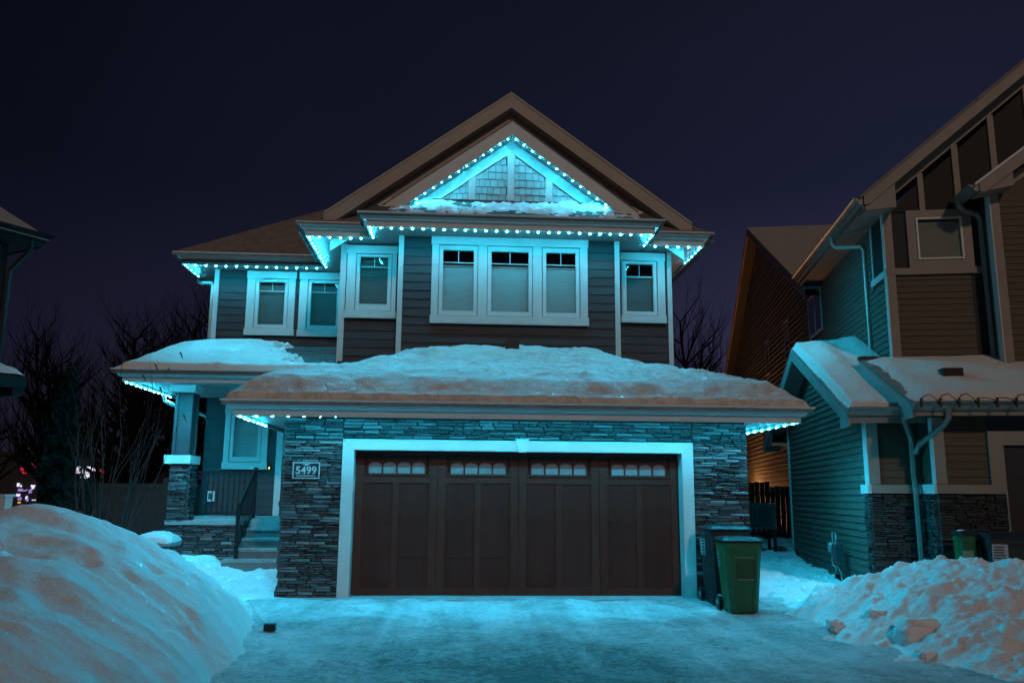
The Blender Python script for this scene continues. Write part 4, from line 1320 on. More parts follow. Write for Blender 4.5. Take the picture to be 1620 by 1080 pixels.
# downspouts in the corner of the two volumes
MB().tube([(0.42, -6.90, 2.72), (0.44, -6.86, 2.62), (0.60, -6.58, 2.42), (0.64, -6.50, 2.30), (0.64, -6.50, 1.80), (0.625, -6.58, 1.62), (0.63, -6.58, 0.2)], 0.045, 6).build("downspout", m_rgutter, RH)
MB().tube([(0.86, -7.47, 2.76), (0.86, -7.46, 2.62), (0.82, -7.36, 2.52), (0.69, -6.66, 2.27), (0.665, -6.56, 2.15)], 0.042, 6).build("downspout", m_rgutter, RH)
# upper front: half-timber gable
m_up = m_rtrim
rb("band_board", m_up, (0.88, 2.50, -5.135, -5.07, 5.36, 5.478))
rb("corner_board", m_up, (0.895, 1.03, -5.13, -5.07, 3.7, 6.75))
rb("corner_board", m_trim, (0.875, 0.90, -5.12, -5.00, 3.7, 6.6))
for (a, b) in ((1.535, 1.63), (2.155, 2.26), (2.81, 2.915), (3.46, 3.56), (4.1, 4.2), (4.75, 4.85)):
    zt_ = 6.77 + FS * ((a + b) / 2 - 0.478) - 0.44
    rb("batten", m_up, (a, b, -5.11, -5.07, 6.53 if a < 2.3 else 5.48, zt_))
def up_rake(y0, y1, ztop, depth, mt, name, w0=0.478):
    rprism(name, mt, [(w0, ztop), (APW, ztop + FS * (APW - w0)), (APW, ztop + FS * (APW - w0) - depth), (w0 + 0.09, ztop - depth + FS * 0.09), (w0, ztop - depth + 0.06)], y0, y1)
    rprism(name, mt, [(APW + 0.001, ztop + FS * (APW - w0)), (8.75, ztop), (8.75, ztop - depth), (APW + 0.001, ztop + FS * (APW - w0) - depth)], y0, y1)
up_rake(-5.52, -5.485, 6.77, 0.285, m_up, "rake_board")
up_rake(-5.10, -5.065, 6.98, 0.31, m_up, "frieze_board", 0.9)
rprism("eave_return", m_up, [(0.50, 6.60), (1.02, 6.60 + 0.43), (1.02, 6.50), (0.50, 6.455)], -5.484, -5.08)
mb = MB()
slab(mb, [(0.40, -5.55, 6.70), (APW, -5.55, 6.70 + FS * (APW - 0.4)), (APW, 2.4, 6.70 + FS * (APW - 0.4)), (1.3, 2.4, 6.70 + FS * 0.9), (0.40, 0.1, 6.70)], 0.05)
slab(mb, [(APW, -5.55, 6.70 + FS * (APW - 0.4)), (8.8, -5.55, 6.70), (8.8, 2.4, 6.70), (APW, 2.4, 6.70 + FS * (APW - 0.4))], 0.05)
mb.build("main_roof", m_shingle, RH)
mb = MB(); mb.box(0.478, 0.92, -5.48, 0.05, 6.49, 6.505); mb.build("soffit_panel", m_rsoffit, RH)
rb("fascia_board", m_rsoffit, (0.455, 0.475, -5.48, 0.02, 6.47, 6.66))
MB().sweep([(0.455, 0.05), (0.455, -5.50)], GUT, 6.56).build("gutter", m_rgutter, RH)
MB().tube([(0.40, -3.45, 6.60), (0.40, -3.48, 6.44), (0.46, -3.52, 6.36), (0.84, -3.84, 6.27), (0.88, -3.87, 6.18), (0.88, -3.9, 3.3)], 0.036, 6).build("downspout", m_rwhite, RH)
# small gable window
rb("window_casing", m_up, (1.285, 2.37, -5.125, -5.075, 5.48, 5.635), (1.285, 1.44, -5.125, -5.075, 5.636, 6.39), (2.205, 2.37, -5.125, -5.075, 5.636, 6.39), (1.285, 2.37, -5.125, -5.075, 6.391, 6.54))
wn = bpy.data.objects.new("window", None); COL.objects.link(wn); wn.parent = RH
mb = MB(); mb.box(1.438, 2.207, -5.15, -5.08, 5.625, 5.655); mb.box(1.438, 2.207, -5.15, -5.08, 6.365, 6.395); mb.box(1.438, 1.468, -5.15, -5.08, 5.655, 6.365); mb.box(2.177, 2.207, -5.15, -5.08, 5.655, 6.365)
mb.build("sash", m_rwhite, wn)
MB().box(1.466, 2.179, -5.112, -5.106, 5.653, 6.367).build("pane", m_glass, wn)
mb = MB()
z = 5.65
while z < 6.32:
    mb.box(1.47, 2.175, -5.092, -5.088, z, z + 0.024); z += 0.028
mb.build("blind", m_rblind, wn)
# side return panel and side windows
rb("side_panel", m_rdark, (0.908, 0.93, -5.0, -4.36, 5.48, 6.49))
rb("panel_post", m_trim, (0.885, 0.91, -4.36, -4.28, 5.48, 6.49))
rb("band_board", m_trim, (0.875, 0.91, -5.0, -4.2, 5.355, 5.475))
def side_window(l0, l1, z0, z1, mid=True):
    wn = bpy.data.objects.new("window", None); COL.objects.link(wn); wn.parent = RH
    mb = MB(); t = 0.05
    mb.box(0.895, 0.94, l0, l1, z0, z0 + t); mb.box(0.895, 0.94, l0, l1, z1 - t, z1); mb.box(0.895, 0.94, l0, l0 + t, z0 + t, z1 - t); mb.box(0.895, 0.94, l1 - t, l1, z0 + t, z1 - t)
    if mid: mb.box(0.90, 0.93, (l0 + l1) / 2 - 0.03, (l0 + l1) / 2 + 0.03, z0 + t, z1 - t)
    mb.build("sash", m_rwhite, wn)
    MB().box(0.905, 0.909, l0 + t, l1 - t, z0 + t, z1 - t).build("pane", m_glass, wn)
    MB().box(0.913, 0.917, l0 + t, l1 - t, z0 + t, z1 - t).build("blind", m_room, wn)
side_window(-0.11, 1.28, 5.37, 6.40)
side_window(3.85, 4.5, 5.3, 6.46, False)
side_window(7.2, 7.75, 5.35, 6.47, False)
# rear cross gable
mb = MB()
slab(mb, [(0.52, rg_apl - 8.2, rg_apz - RGS * 8.2), (6.5, rg_apl - 8.2, rg_apz - RGS * 8.2), (6.5, rg_apl, rg_apz), (0.52, rg_apl, rg_apz)], 0.06)
slab(mb, [(0.52, rg_apl, rg_apz), (6.5, rg_apl, rg_apz), (6.5, rg_apl + 8.0, rg_apz - RGS * 8.0), (0.52, rg_apl + 8.0, rg_apz - RGS * 8.0)], 0.06)
mb.build("rear_roof", m_snow_dim, RH)
rprism("rake_board", m_rgutter, [(rg_apl, rg_apz - 0.06), (rg_apl - 8.2, rg_apz - 0.06 - RGS * 8.2), (rg_apl - 8.2, rg_apz - 0.30 - RGS * 8.2), (rg_apl, rg_apz - 0.30)], 0.53, 0.56, 'x')
rprism("rake_board", m_rgutter, [(rg_apl + .001, rg_apz - 0.06), (rg_apl + 8.0, rg_apz - 0.06 - RGS * 8.0), (rg_apl + 8.0, rg_apz - 0.30 - RGS * 8.0), (rg_apl + .001, rg_apz - 0.30)], 0.53, 0.56, 'x')
mb = MB()
slab(mb, [(0.56, rg_apl - 8.0, rg_apz - 0.25 - RGS * 8), (0.95, rg_apl - 8, rg_apz - 0.25 - RGS * 8), (0.95, rg_apl, rg_apz - 0.25), (0.56, rg_apl, rg_apz - 0.25)], 0.012)
slab(mb, [(0.56, rg_apl, rg_apz - 0.25), (0.95, rg_apl, rg_apz - 0.25), (0.95, rg_apl + 8, rg_apz - 0.25 - RGS * 8), (0.56, rg_apl + 8, rg_apz - 0.25 - RGS * 8)], 0.012)
mb.build("rake_soffit", m_rdark, RH)
# second front gable at the frame edge
rb("tower_wall", m_core, (2.60, 6, -5.47, -5.0, 3.0, 6.9))
rb("corner_board", m_rtrim, (2.545, 2.68, -5.545, -5.48, 3.4, 6.78))
rb("corner_board", m_trim, (2.525, 2.56, -5.54, -5.36, 3.4, 6.66))
rb("side_panel", m_rsiding, (2.555, 2.60, -5.36, -5.08, 3.4, 6.66))
T0, TW, TS = 6.735, 2.235, 0.74
rprism("rake_board", m_rtrim, [(TW, T0), (5.4, T0 + TS * (5.4 - TW)), (5.4, T0 + TS * (5.4 - TW) - 0.25), (TW + 0.08, T0 - 0.18), (TW, T0 - 0.15)], -5.92, -5.88)
rprism("eave_return", m_rtrim, [(TW + 0.02, T0 - 0.03), (2.8, T0 + 0.32), (2.8, T0 - 0.06), (TW + 0.02, T0 - 0.16)], -5.879, -5.49)
rprism("frieze_board", m_rtrim, [(2.60, T0), (5.4, T0 + 2.1), (5.4, T0 + 1.7), (2.66, T0 - 0.10)], -5.515, -5.47)
rprism("gable_wall", m_rbrown, [(2.6, 6.5), (5.4, 6.5), (5.4, 8.7), (2.6, 6.65)], -5.48, -5.4)
mb = MB(); slab(mb, [(TW - 0.08, -5.96, T0 - 0.02), (5.4, -5.96, T0 - 0.02 + TS * (5.48 - TW)), (5.4, -4.9, T0 - 0.02 + TS * (5.48 - TW)), (TW - 0.08, -4.9, T0 - 0.02)], 0.05)
mb.build("tower_roof", m_snow_roof, RH)
MB().sweep([(TW - 0.01, -5.10), (TW - 0.01, -5.90)], GUT, T0 - 0.15).build("gutter", m_rgutter, RH)
MB().tube([(2.12, -5.30, 6.66), (2.13, -5.28, 6.56), (2.20, -5.24, 6.48), (2.46, -5.18, 6.40), (2.51, -5.17, 6.30), (2.52, -5.17, 3.6)], 0.05, 6).build("downspout", m_rgutter, RH)
rb("roof_vent", m_rdark, (1.22, 1.52, -6.42, -6.15, 3.28, 3.50))

# gas meter
gm = thing("gas_meter", "small grey gas meter with thin pipes low on the neighbour's side wall", "gas meter", (6.75 + math.cos(TH) * -0.06 + math.sin(TH) * -4.5, 6.51 + math.cos(TH) * -4.5 + math.sin(TH) * 0.06, 0), -TH)
m_gm = mat("meter_grey", (0.30, 0.31, 0.31), 0.5)
MB().box(-0.16, -0.03, -0.42, -0.14, 0.40, 0.68).build("meter_body", m_acmetal, gm)
MB().tube([(-0.10, 0.02, 0.44), (-0.10, 0.02, 0.86), (-0.10, -0.2, 0.86), (-0.10, -0.2, 0.66)], 0.016, 6).build("pipe", m_gm, gm)
MB().tube([(-0.10, 0.02, 0.5), (-0.10, 0.12, 0.45), (-0.10, 0.12, 0.30), (-0.10, -0.1, 0.28), (-0.10, -0.1, 0.1)], 0.014, 6).build("pipe", m_gm, gm)
MB().tube([(-0.09, -0.16, 0.34), (-0.09, -0.26, 0.26), (-0.09, -0.42, 0.20), (-0.09, -0.42, 0.0)], 0.012, 6).build("pipe", m_gm, gm)
rgm = MB(); rgm.tube([(-0.14, 0.16, 0.60), (-0.08, 0.16, 0.60)], 0.085, 12); rgm.build("regulator", m_gm, gm)
MB().box(-0.12, -0.04, -0.14, -0.06, 0.0, 0.16).build("riser_sleeve", m_black, gm)

# condenser unit, side fence and the lit rear wall
ac = thing("air_conditioner", "grey air conditioner unit in the dark gap between the two houses", "air conditioner", (6.22, 7.2, 0.55), -R(6))
MB().box(-0.34, 0.34, -0.30, 0.30, 0.18, 0.74).build("cabinet", m_acmetal, ac)
mb = MB()
for i in range(11): mb.box(-0.30 + i * 0.05, -0.27 + i * 0.05, -0.315, -0.30, 0.22, 0.70)
mb.build("grille", m_blackbin, ac)
MB().box(-0.36, 0.36, -0.32, 0.32, 0.74, 0.77).build("top_cover", m_acmetal, ac)
for sx in (-1, 1):
    for sy in (-1, 1): MB().box(sx * 0.3 - 0.03, sx * 0.3 + 0.03, sy * 0.26 - 0.03, sy * 0.26 + 0.03, -0.45, 0.18).build("leg", m_black, ac)
sf = thing("side_fence", "dark board fence closing the gap between the two houses", "fence", (4.2, 10.6, 0))
for i in range(30):
    x = i * 0.145
    MB().box(x, x + 0.135, 0, 0.02, 0.0, 1.86 + random.uniform(-0.02, 0.02) - (0.1 if i > 24 else 0)).build("board", m_dfence, sf)
mb = MB(); mb.box(0, 4.35, 0.021, 0.06, 0.4, 0.5); mb.box(0, 4.35, 0.021, 0.06, 1.5, 1.6); mb.build("rail", m_dfence, sf)
def rw(w_, l_, z_):
    return (6.75 + w_ * math.cos(TH) + l_ * math.sin(TH), 6.51 - w_ * math.sin(TH) + l_ * math.cos(TH), z_)
wl = thing("wall_lantern", "warm wall lantern hidden behind the fence on the neighbour's rear side wall", "lamp", rw(0.50, 10.6, 0.85), -TH)
MB().box(-0.05, 0.05, -0.05, 0.05, -0.1, 0.1).build("lantern_body", m_black, wl)
MB().box(-0.045, 0.045, -0.045, 0.045, 0.105, 0.16).build("lantern_glass", emit("lantern_glow", (1.0, 0.42, 0.12), 60), wl)
ld = bpy.data.lights.new("lantern_light", 'POINT'); ld.energy = 480; ld.color = (1.0, 0.40, 0.13); ld.shadow_soft_size = 0.05
lo = bpy.data.objects.new("lantern_light", ld); COL.objects.link(lo); lo.parent = wl; lo.location = (-0.12, 0, 0.22)

# ================================================================== neighbour on the left
LA = R(34)
LH = thing("left_neighbour_house", "dark two-storey house cut off at the left edge of the photo", "house", (-8.86, 2.0, 0), -LA)
# local x = outwards from its front wall, local y = along the wall to the far corner at y = 0
def lb(name, mt, *boxes):
    mb = MB()
    for b in boxes: mb.box(*b)
    return mb.build(name, mt, LH)
lb("wall", m_core, (-9, -0.02, -9, -0.0, -0.2, 5.75))
mb = MB()
siding(LH, ((0.0, -9.0, 0), (0, 1, 0), (1, 0, 0)), 0, 9.0, 0.3, 5.7, 0.15, m_lsiding, joined=mb); mb.build("front_planks", m_lsiding, LH, kind="stuff")
lb("corner_board", m_lsiding, (-0.02, 0.045, -0.12, 0.02, 0.2, 5.7))
lb("band_board", m_rsoffit, (0.0, 0.05, -9, -0.12, 4.55, 4.72))
lb("frieze_board", m_rsoffit, (0.0, 0.05, -9, -0.12, 5.38, 5.66))
lb("soffit_panel", m_lsiding, (0.0, 0.42, -9, 0.38, 5.70, 5.72), (-9, 0.0, 0.01, 0.38, 5.70, 5.72))
MB().sweep([(0.42, -9.0), (0.42, 0.38), (-9.0, 0.38)], FAS, 5.68, 1).build("fascia_board", m_black, LH)
MB().sweep([(0.42, -9.0), (0.42, 0.38), (-9.0, 0.38)], GUT, 5.78, 1).build("gutter", m_mortar, LH)
mb = MB()
slab(mb, [(0.5, -9, 5.86), (0.5, 0.46, 5.86), (-3.5, -3.54, 5.86 + 3.4), (-3.5, -9, 5.86 + 3.4)], 0.05)
slab(mb, [(0.5, 0.46, 5.86), (-9, 0.46, 5.86), (-9, -3.54, 5.86 + 3.4), (-3.5, -3.54, 5.86 + 3.4)], 0.05)
mb.build("roof", m_snow_dim, LH)
MB().tube([(0.40, 0.2, 5.8), (0.38, 0.22, 5.6), (0.08, 0.07, 5.25), (0.075, 0.06, 5.0), (0.075, 0.06, 0.3)], 0.05, 6).build("downspout", m_black, LH)
mb = MB(); slab(mb, [(0.0, -8, 3.62), (0.95, -8, 3.32), (0.95, 0.05, 3.32), (0.0, 0.05, 3.62)][::-1], 0.06); mb.build("porch_roof", m_lsiding, LH)
lb("porch_fascia", m_black, (0.93, 0.97, -8, 0.07, 3.12, 3.27))
lb("porch_beam", m_lsiding, (0.0, 0.90, -0.1, 0.06, 3.0, 3.24))
lp = thing("porch_post", "short white post beside the left neighbour's wall", "post", (-8.30, 1.85, 0.0), -LA)
MB().box(-0.09, 0.09, -0.06, 0.06, 0.0, 1.38).build("post", m_white, lp); MB().box(-0.02, 0.02, 0.07, 0.55, 0.55, 1.15).build("rail_panel", m_white, lp)
MB().box(-0.12, 0.12, -0.09, 0.09, 1.38, 1.42).build("cap", m_white, lp)

# ================================================================== snow on the roofs
def gz(x, y):
    ed = np.minimum(y + 0.72, 4.22 - np.abs(x))
    t = 0.10 * sstep(0.0, 0.07, ed) + 0.14 * sstep(0.02, 0.50, ed) * sstep(2.4, 0.6, ed + fbm(x * 0.7, y * 0.7, 3, 59) * 0.3) + 0.03 * fbm(x * 2.2, y * 3, 3, 57) * sstep(0.05, 0.3, ed)
    n = fbm(x * 0.8, y * 1.6, 4, 61) * 0.018
    # slumped, scuffed band across the middle of the roof
    mid = sstep(-1.9, -0.6, x) * sstep(-0.3, 0.3, y) * sstep(2.9, 1.6, y)
    cut = np.clip(ridged(x * 1.1, y * 2.2, 4, 66) - 0.55, -0.3, 1.2) * 0.035 * mid
    drip = fbm(x * 7, y * 0.8, 3, 69) * 0.012 * sstep(-0.9, 0.2, x) * sstep(0.9, -0.3, y)
    up = sstep(2.3, 2.76, y) * 0.04 * (0.6 + 0.4 * fbm(x * 1.3, y, 3, 71))
    crk = np.clip(ridged(x * 2.6 + 0.6 * fbm(x, y, 2, 77), y * 4.2, 3, 78) - 0.75, 0, 1) * 0.04 * sstep(-2.6, -1.0, x) * sstep(-0.2, 0.3, y)
    up = up - crk
    lump = fbm(x * 5, y * 5, 4, 73) * 0.008 + np.abs(fbm(x * 9, y * 12, 3, 79)) * 0.012 * mid
    return garage_roof_z(x, y) + t + n * sstep(-0.6, 0.2, y) + cut + drip + up + lump
grid("garage_roof_snow", np.arange(-4.23, 4.24, 0.03), np.concatenate([np.arange(-0.73, -0.5, 0.015), np.arange(-0.5, 2.78, 0.03)]), gz, m_snow_crust, category="snow",
     mask=lambda X, Y, Z: (np.abs(X) < 2.05) | (Y < 3.4), label="thick crusted snow covering the hip roof above the garage door")
for s, nm in ((-1, "left"), (1, "right")):
    xs = np.sort(s * np.arange(2.11, 4.23, 0.03))
    def gside(x, y): return garage_roof_z(x, np.full_like(x, 10.0)) + 0.12 * sstep(0.0, 0.12, 4.22 - np.abs(x)) + fbm(x, y, 3, 75) * 0.02
    grid("garage_side_snow", xs, np.arange(2.78, 3.41, 0.04), gside, m_snow_roof, category="snow", label="narrow strip of snow at the back of the %s garage roof side" % nm)

def pz(x, y):
    t = 0.11 * sstep(0.0, 0.10, y - 2.47) * sstep(0.0, 0.22, x + 7.06)
    n = fbm(x * 0.9, y * 1.2, 4, 81) * 0.03
    edge = -4.7 + (y - 5.6) * -0.33 + fbm(x * 2.0, y * 2.0, 4, 83) * 0.22
    bare = sstep(-0.45, 0.12, x - edge + 0.25 * fbm(x * 5, y * 5, 3, 87)) * sstep(2.75, 3.2, y)
    rough = np.clip(ridged(x * 2.2, y * 2.2, 3, 85) - 0.4, 0, 1.2) * 0.03 * sstep(-6, -5, x)
    left = 0.08 * sstep(0.0, 1.0, x + 7.06) * sstep(-4.2, -5.6, x) * sstep(2.5, 4.0, y) - 0.10 * sstep(-6.3, -7.06, x) * sstep(3, 5, y)
    return porch_roof_z(x, y) + (t + n + rough + left * 0.4) * (1 - bare) - 0.05 * bare
grid("porch_roof_snow", np.arange(-7.05, -3.3, 0.03), np.arange(2.46, 5.6, 0.03), pz, m_snow_roof, category="snow", label="smooth snow over the left porch roof, melted off beside the house wall")

def sz(x, y):
    base = 6.475 + PK * np.clip(np.minimum(y - 2.03, (2.82 - np.abs(x)) * 1.4), 0, 1)
    t = 0.015 + 0.05 * fbm(x * 2.2, y * 6, 4, 91) + 0.04 * fbm(x * 9, y * 12, 2, 93)
    return base + t * sstep(2.6, 1.8, np.abs(x)) * sstep(2.06, 2.14, y) - 0.02
grid("skirt_snow", np.arange(-2.6, 2.61, 0.025), np.arange(2.06, 2.76, 0.025), sz, m_snow, category="snow", label="thin patchy snow on the ledge under the lit gable")

def rlocal(nm, xs, ys, zf, mt, lab, mask=None):
    o = grid(nm, xs, ys, zf, mt, mask=mask, category="snow", label=lab)
    o.location = (6.75, 6.51, 0); o.rotation_euler = (0, 0, -TH)
    return o
def wz(x, y):
    base = WAZ - WR * np.abs(y - WAX)
    t = 0.14 * sstep(0, 0.1, x + 0.34) * sstep(0, 0.12, y + 6.76)
    drift = 0.10 * np.exp(-((x - 0.15) / 0.25) ** 2) * np.exp(-((y + 3.6) / 0.9) ** 2) + 0.12 * sstep(0.3, 0.9, x) * sstep(-5.5, -4, y)
    hollow = -0.07 * np.exp(-((x - 0.42) / 0.22) ** 2) * sstep(-4.2, -5.2, y)
    return base + t + drift + hollow + fbm(x * 1.6, y * 1.1, 3, 101) * 0.03
rlocal("wing_roof_snow", np.arange(-0.34, 0.92, 0.03), np.arange(-6.77, -2.3, 0.03), wz, m_snow_roof, "smooth drifted snow on the neighbour's small side gable roof")
def fz(x, y):
    base = FZ0 + sl * (y - F0)
    t = 0.09 * sstep(0, 0.08, y + 7.40) * sstep(0.0, 0.35, x - 0.42 + 0.0 * y + fbm(x * 6, y * 6, 2, 5) * 0.05)
    vent = 0.10 * np.exp(-((x - 1.3) / 0.25) ** 2 - ((y + 6.05) / 0.25) ** 2)
    return base + t + vent + fbm(x * 1.2, y * 1.2, 3, 105) * 0.018 - 0.012
rlocal("front_roof_snow", np.arange(0.40, 5.5, 0.03), np.arange(-7.41, -5.1, 0.03), fz, m_snow_roof, "even snow on the neighbour's lower front roof above the black heat cable")
def lz(x, y): return 3.62 - 0.3 / 0.95 * x + 0.10 * sstep(0.98, 0.85, x) * sstep(0.08, -0.1, y) + fbm(x * 2, y * 2, 3, 7) * 0.02
o = grid("left_porch_snow", np.arange(0.0, 0.98, 0.05), np.arange(-6, 0.06, 0.05), lz, m_snow_roof, category="snow", label="snow on the left neighbour's low porch roof")
o.location = (-8.86, 2.0, 0); o.rotation_euler = (0, 0, -LA)

# ================================================================== snow piles
def left_pile(x, y):
    toe = -3.35 - (y + 1.8) * 0.17 - 0.15 * sstep(-1.6, 0.2, y) + fbm(x * 0, y * 0.9, 3, 201) * 0.10
    s = (toe - x)
    rise = 1 - np.exp(-np.clip(s, 0, 9) ** 1.25 / 0.95)
    crest = 1.28 * np.exp(-((y + 3.6) / 4.2) ** 2 * np.where(y > -3.6, 2.6, 0.35))
    peak = 0.14 * np.exp(-((x + 5.0) / 0.55) ** 2 - ((y + 3.7) / 0.9) ** 2)
    fall = -0.30 * sstep(-5.1, -7.0, x)
    back = sstep(0.6, -1.2, y)
    h = (crest + fall * crest) * rise * back + peak
    xw = x + fbm(x * 0.5, y * 0.5, 3, 221) * 0.5; yw = y + fbm(x * 0.5 + 9, y * 0.5, 3, 225) * 0.5
    d = fbm(xw * 0.9 + yw * 0.3, yw * 0.5, 4, 205) * 0.09 + np.clip(ridged(xw * 0.55 + yw * 0.9, yw * 0.75 - xw * 0.2, 4, 209) - 0.5, -0.6, 1.2) * 0.040
    d = d + np.clip(fbm(xw * 1.7 + yw, yw * 0.8, 3, 227), -0.2, 1) * 0.05
    fine = fbm(xw * 3.2 + yw * 1.5, yw * 1.8, 4, 213) * 0.016 + np.clip(fbm(x * 5, y * 5, 3, 231) - 0.15, 0, 1) * 0.10 * sstep(0.75, 0.1, s) + fbm(x * 9, y * 8, 3, 215) * 0.009 + np.clip(ridged(x * 3.5, y * 3.5, 3, 217) - 0.7, 0, 1) * 0.02 * sstep(-1.2, 0.0, -s)
    # few foot holes
    hole = 0
    for (hx, hy, hr) in ((-4.0, -5.2, 0.12), (-4.3, -5.6, 0.13), (-3.75, -4.3, 0.10), (-3.6, -5.9, 0.12), (-4.9, -6.4, 0.16)):
        hole = hole - 0.07 * np.exp(-((x - hx) ** 2 + ((y - hy) * 0.7) ** 2) / hr ** 2)
    edge = sstep(0.0, 0.5, s)
    return h + (d + fine + hole) * edge * back - 0.06 * (1 - sstep(-0.05, 0.25, s)) - 0.10 * (1 - back)
grid("snow_pile", np.arange(-9.5, -2.4, 0.045), np.arange(-10.5, 0.6, 0.045), left_pile, m_snow_pile, category="snow pile", label="tall smooth snow bank filling the lower left beside the driveway",
     mask=lambda X, Y, Z: Z > -0.08)
def right_pile(x, y):
    # plan outline: left toe along the drive, open to the street and to the right
    toe = 3.22 + 0.30 * sstep(-3.2, -6.0, y) + 0.9 * sstep(-1.9, -0.3, y) + fbm(x * 0, y * 1.1, 3, 301) * 0.16
    s = x - toe
    rise = 1 - np.exp(-np.clip(s, 0, 9) ** 1.15 / 1.05)
    crest = 0.70 * np.exp(-((y + 2.5) / 2.1) ** 2) + 0.22 * np.exp(-((y + 4.6) / 2.2) ** 2)
    fall = sstep(6.25, 5.05, x + 0.18 * (y + 2.5))
    back = sstep(0.3, -1.3, y)
    h = crest * rise * (0.22 + 0.78 * fall) * back
    e = sstep(0.0, 0.35, s) * back
    lum = np.clip(ridged(x * 1.25 + y * 0.4, y * 1.1 - x * 0.2, 4, 305) - 0.35, -0.7, 1.3) * 0.06 * e
    clod = np.clip(fbm(x * 2.2 + y * 0.8, y * 2.6, 3, 307) - 0.1, 0, 1) * 0.08 * e
    fine = fbm(x * 6, y * 6, 4, 309) * 0.024 * e + np.clip(fbm(x * 8, y * 8, 2, 319) - 0.3, 0, 1) * 0.045 * e + np.abs(fbm(x * 13, y * 13, 3, 313)) * 0.022 * e + np.clip(fbm(x * 17, y * 17, 2, 321) - 0.4, 0, 1) * 0.03 * e
    crumb = np.clip(fbm(x * 7, y * 7, 3, 315) - 0.1, 0, 1) * 0.05 * sstep(-0.55, 0.0, s) * sstep(0.6, 0.0, s)
    return h + lum + clod + fine + crumb - 0.07 * (1 - sstep(-0.35, 0.15, s)) + 0.02 - 0.10 * (1 - back)
grid("snow_pile", np.arange(2.4, 7.6, 0.026), np.arange(-7.2, 0.4, 0.026), right_pile, m_snow_pile, category="snow pile", label="lumpy shovelled snow pile at the right in front of the neighbour's wall",
     mask=lambda X, Y, Z: Z > -0.07)
def step_pile(x, y):
    r = np.sqrt(((x + 5.6) / 0.95) ** 2 + ((y - 2.5) / 0.85) ** 2)
    return 0.10 + 0.22 * np.clip(1 - r ** 1.6, -0.6, 1) + np.clip(ridged(x * 3.1, y * 3.1, 3, 331) - 0.2, -0.5, 1.2) * 0.045 + fbm(x * 9, y * 9, 3, 335) * 0.02
grid("snow_mound", np.arange(-6.7, -4.6, 0.03), np.arange(1.4, 3.5, 0.03), step_pile, m_snow, category="snow pile", label="low trampled snow mound beside the porch steps")
def chunk(x, y, z, s, seed, label):
    import bmesh
    bmh = bmesh.new(); bmesh.ops.create_icosphere(bmh, subdivisions=4, radius=1)
    co = np.array([v.co[:] for v in bmh.verts])
    n = fbm(co[:, 0] * 1.3 + seed, co[:, 1] * 1.3 + co[:, 2] * 1.7, 4, seed) * 0.28 + fbm(co[:, 0] * 5 + seed, co[:, 1] * 5 + co[:, 2] * 4, 3, seed + 9) * 0.05
    co = co * (1 + n)[:, None]
    co = np.clip(co, -0.85, 0.85) * np.array(s)
    for v, c in zip(bmh.verts, co): v.co = c
    me = bpy.data.meshes.new("snow_chunk"); bmh.to_mesh(me); bmh.free()
    o = link("snow_chunk", me, m_snow_pile, None, True)
    o.location = (x, y, z); o["label"] = label; o["category"] = "snow chunk"
chunk(3.62, -4.25, 0.15, (0.25, 0.22, 0.20), 3, "largest snow chunk at the foot of the right snow pile")
chunk(3.60, -3.55, 0.20, (0.15, 0.14, 0.12), 8, "small snow chunk just above the largest one on the right pile")
chunk(3.42, -4.75, 0.05, (0.10, 0.09, 0.06), 12, "low crumbly snow chunk at the driveway edge of the right pile")
chunk(3.22, -3.30, 0.10, (0.09, 0.10, 0.08), 14, "little snow chunk nearest the green bin")

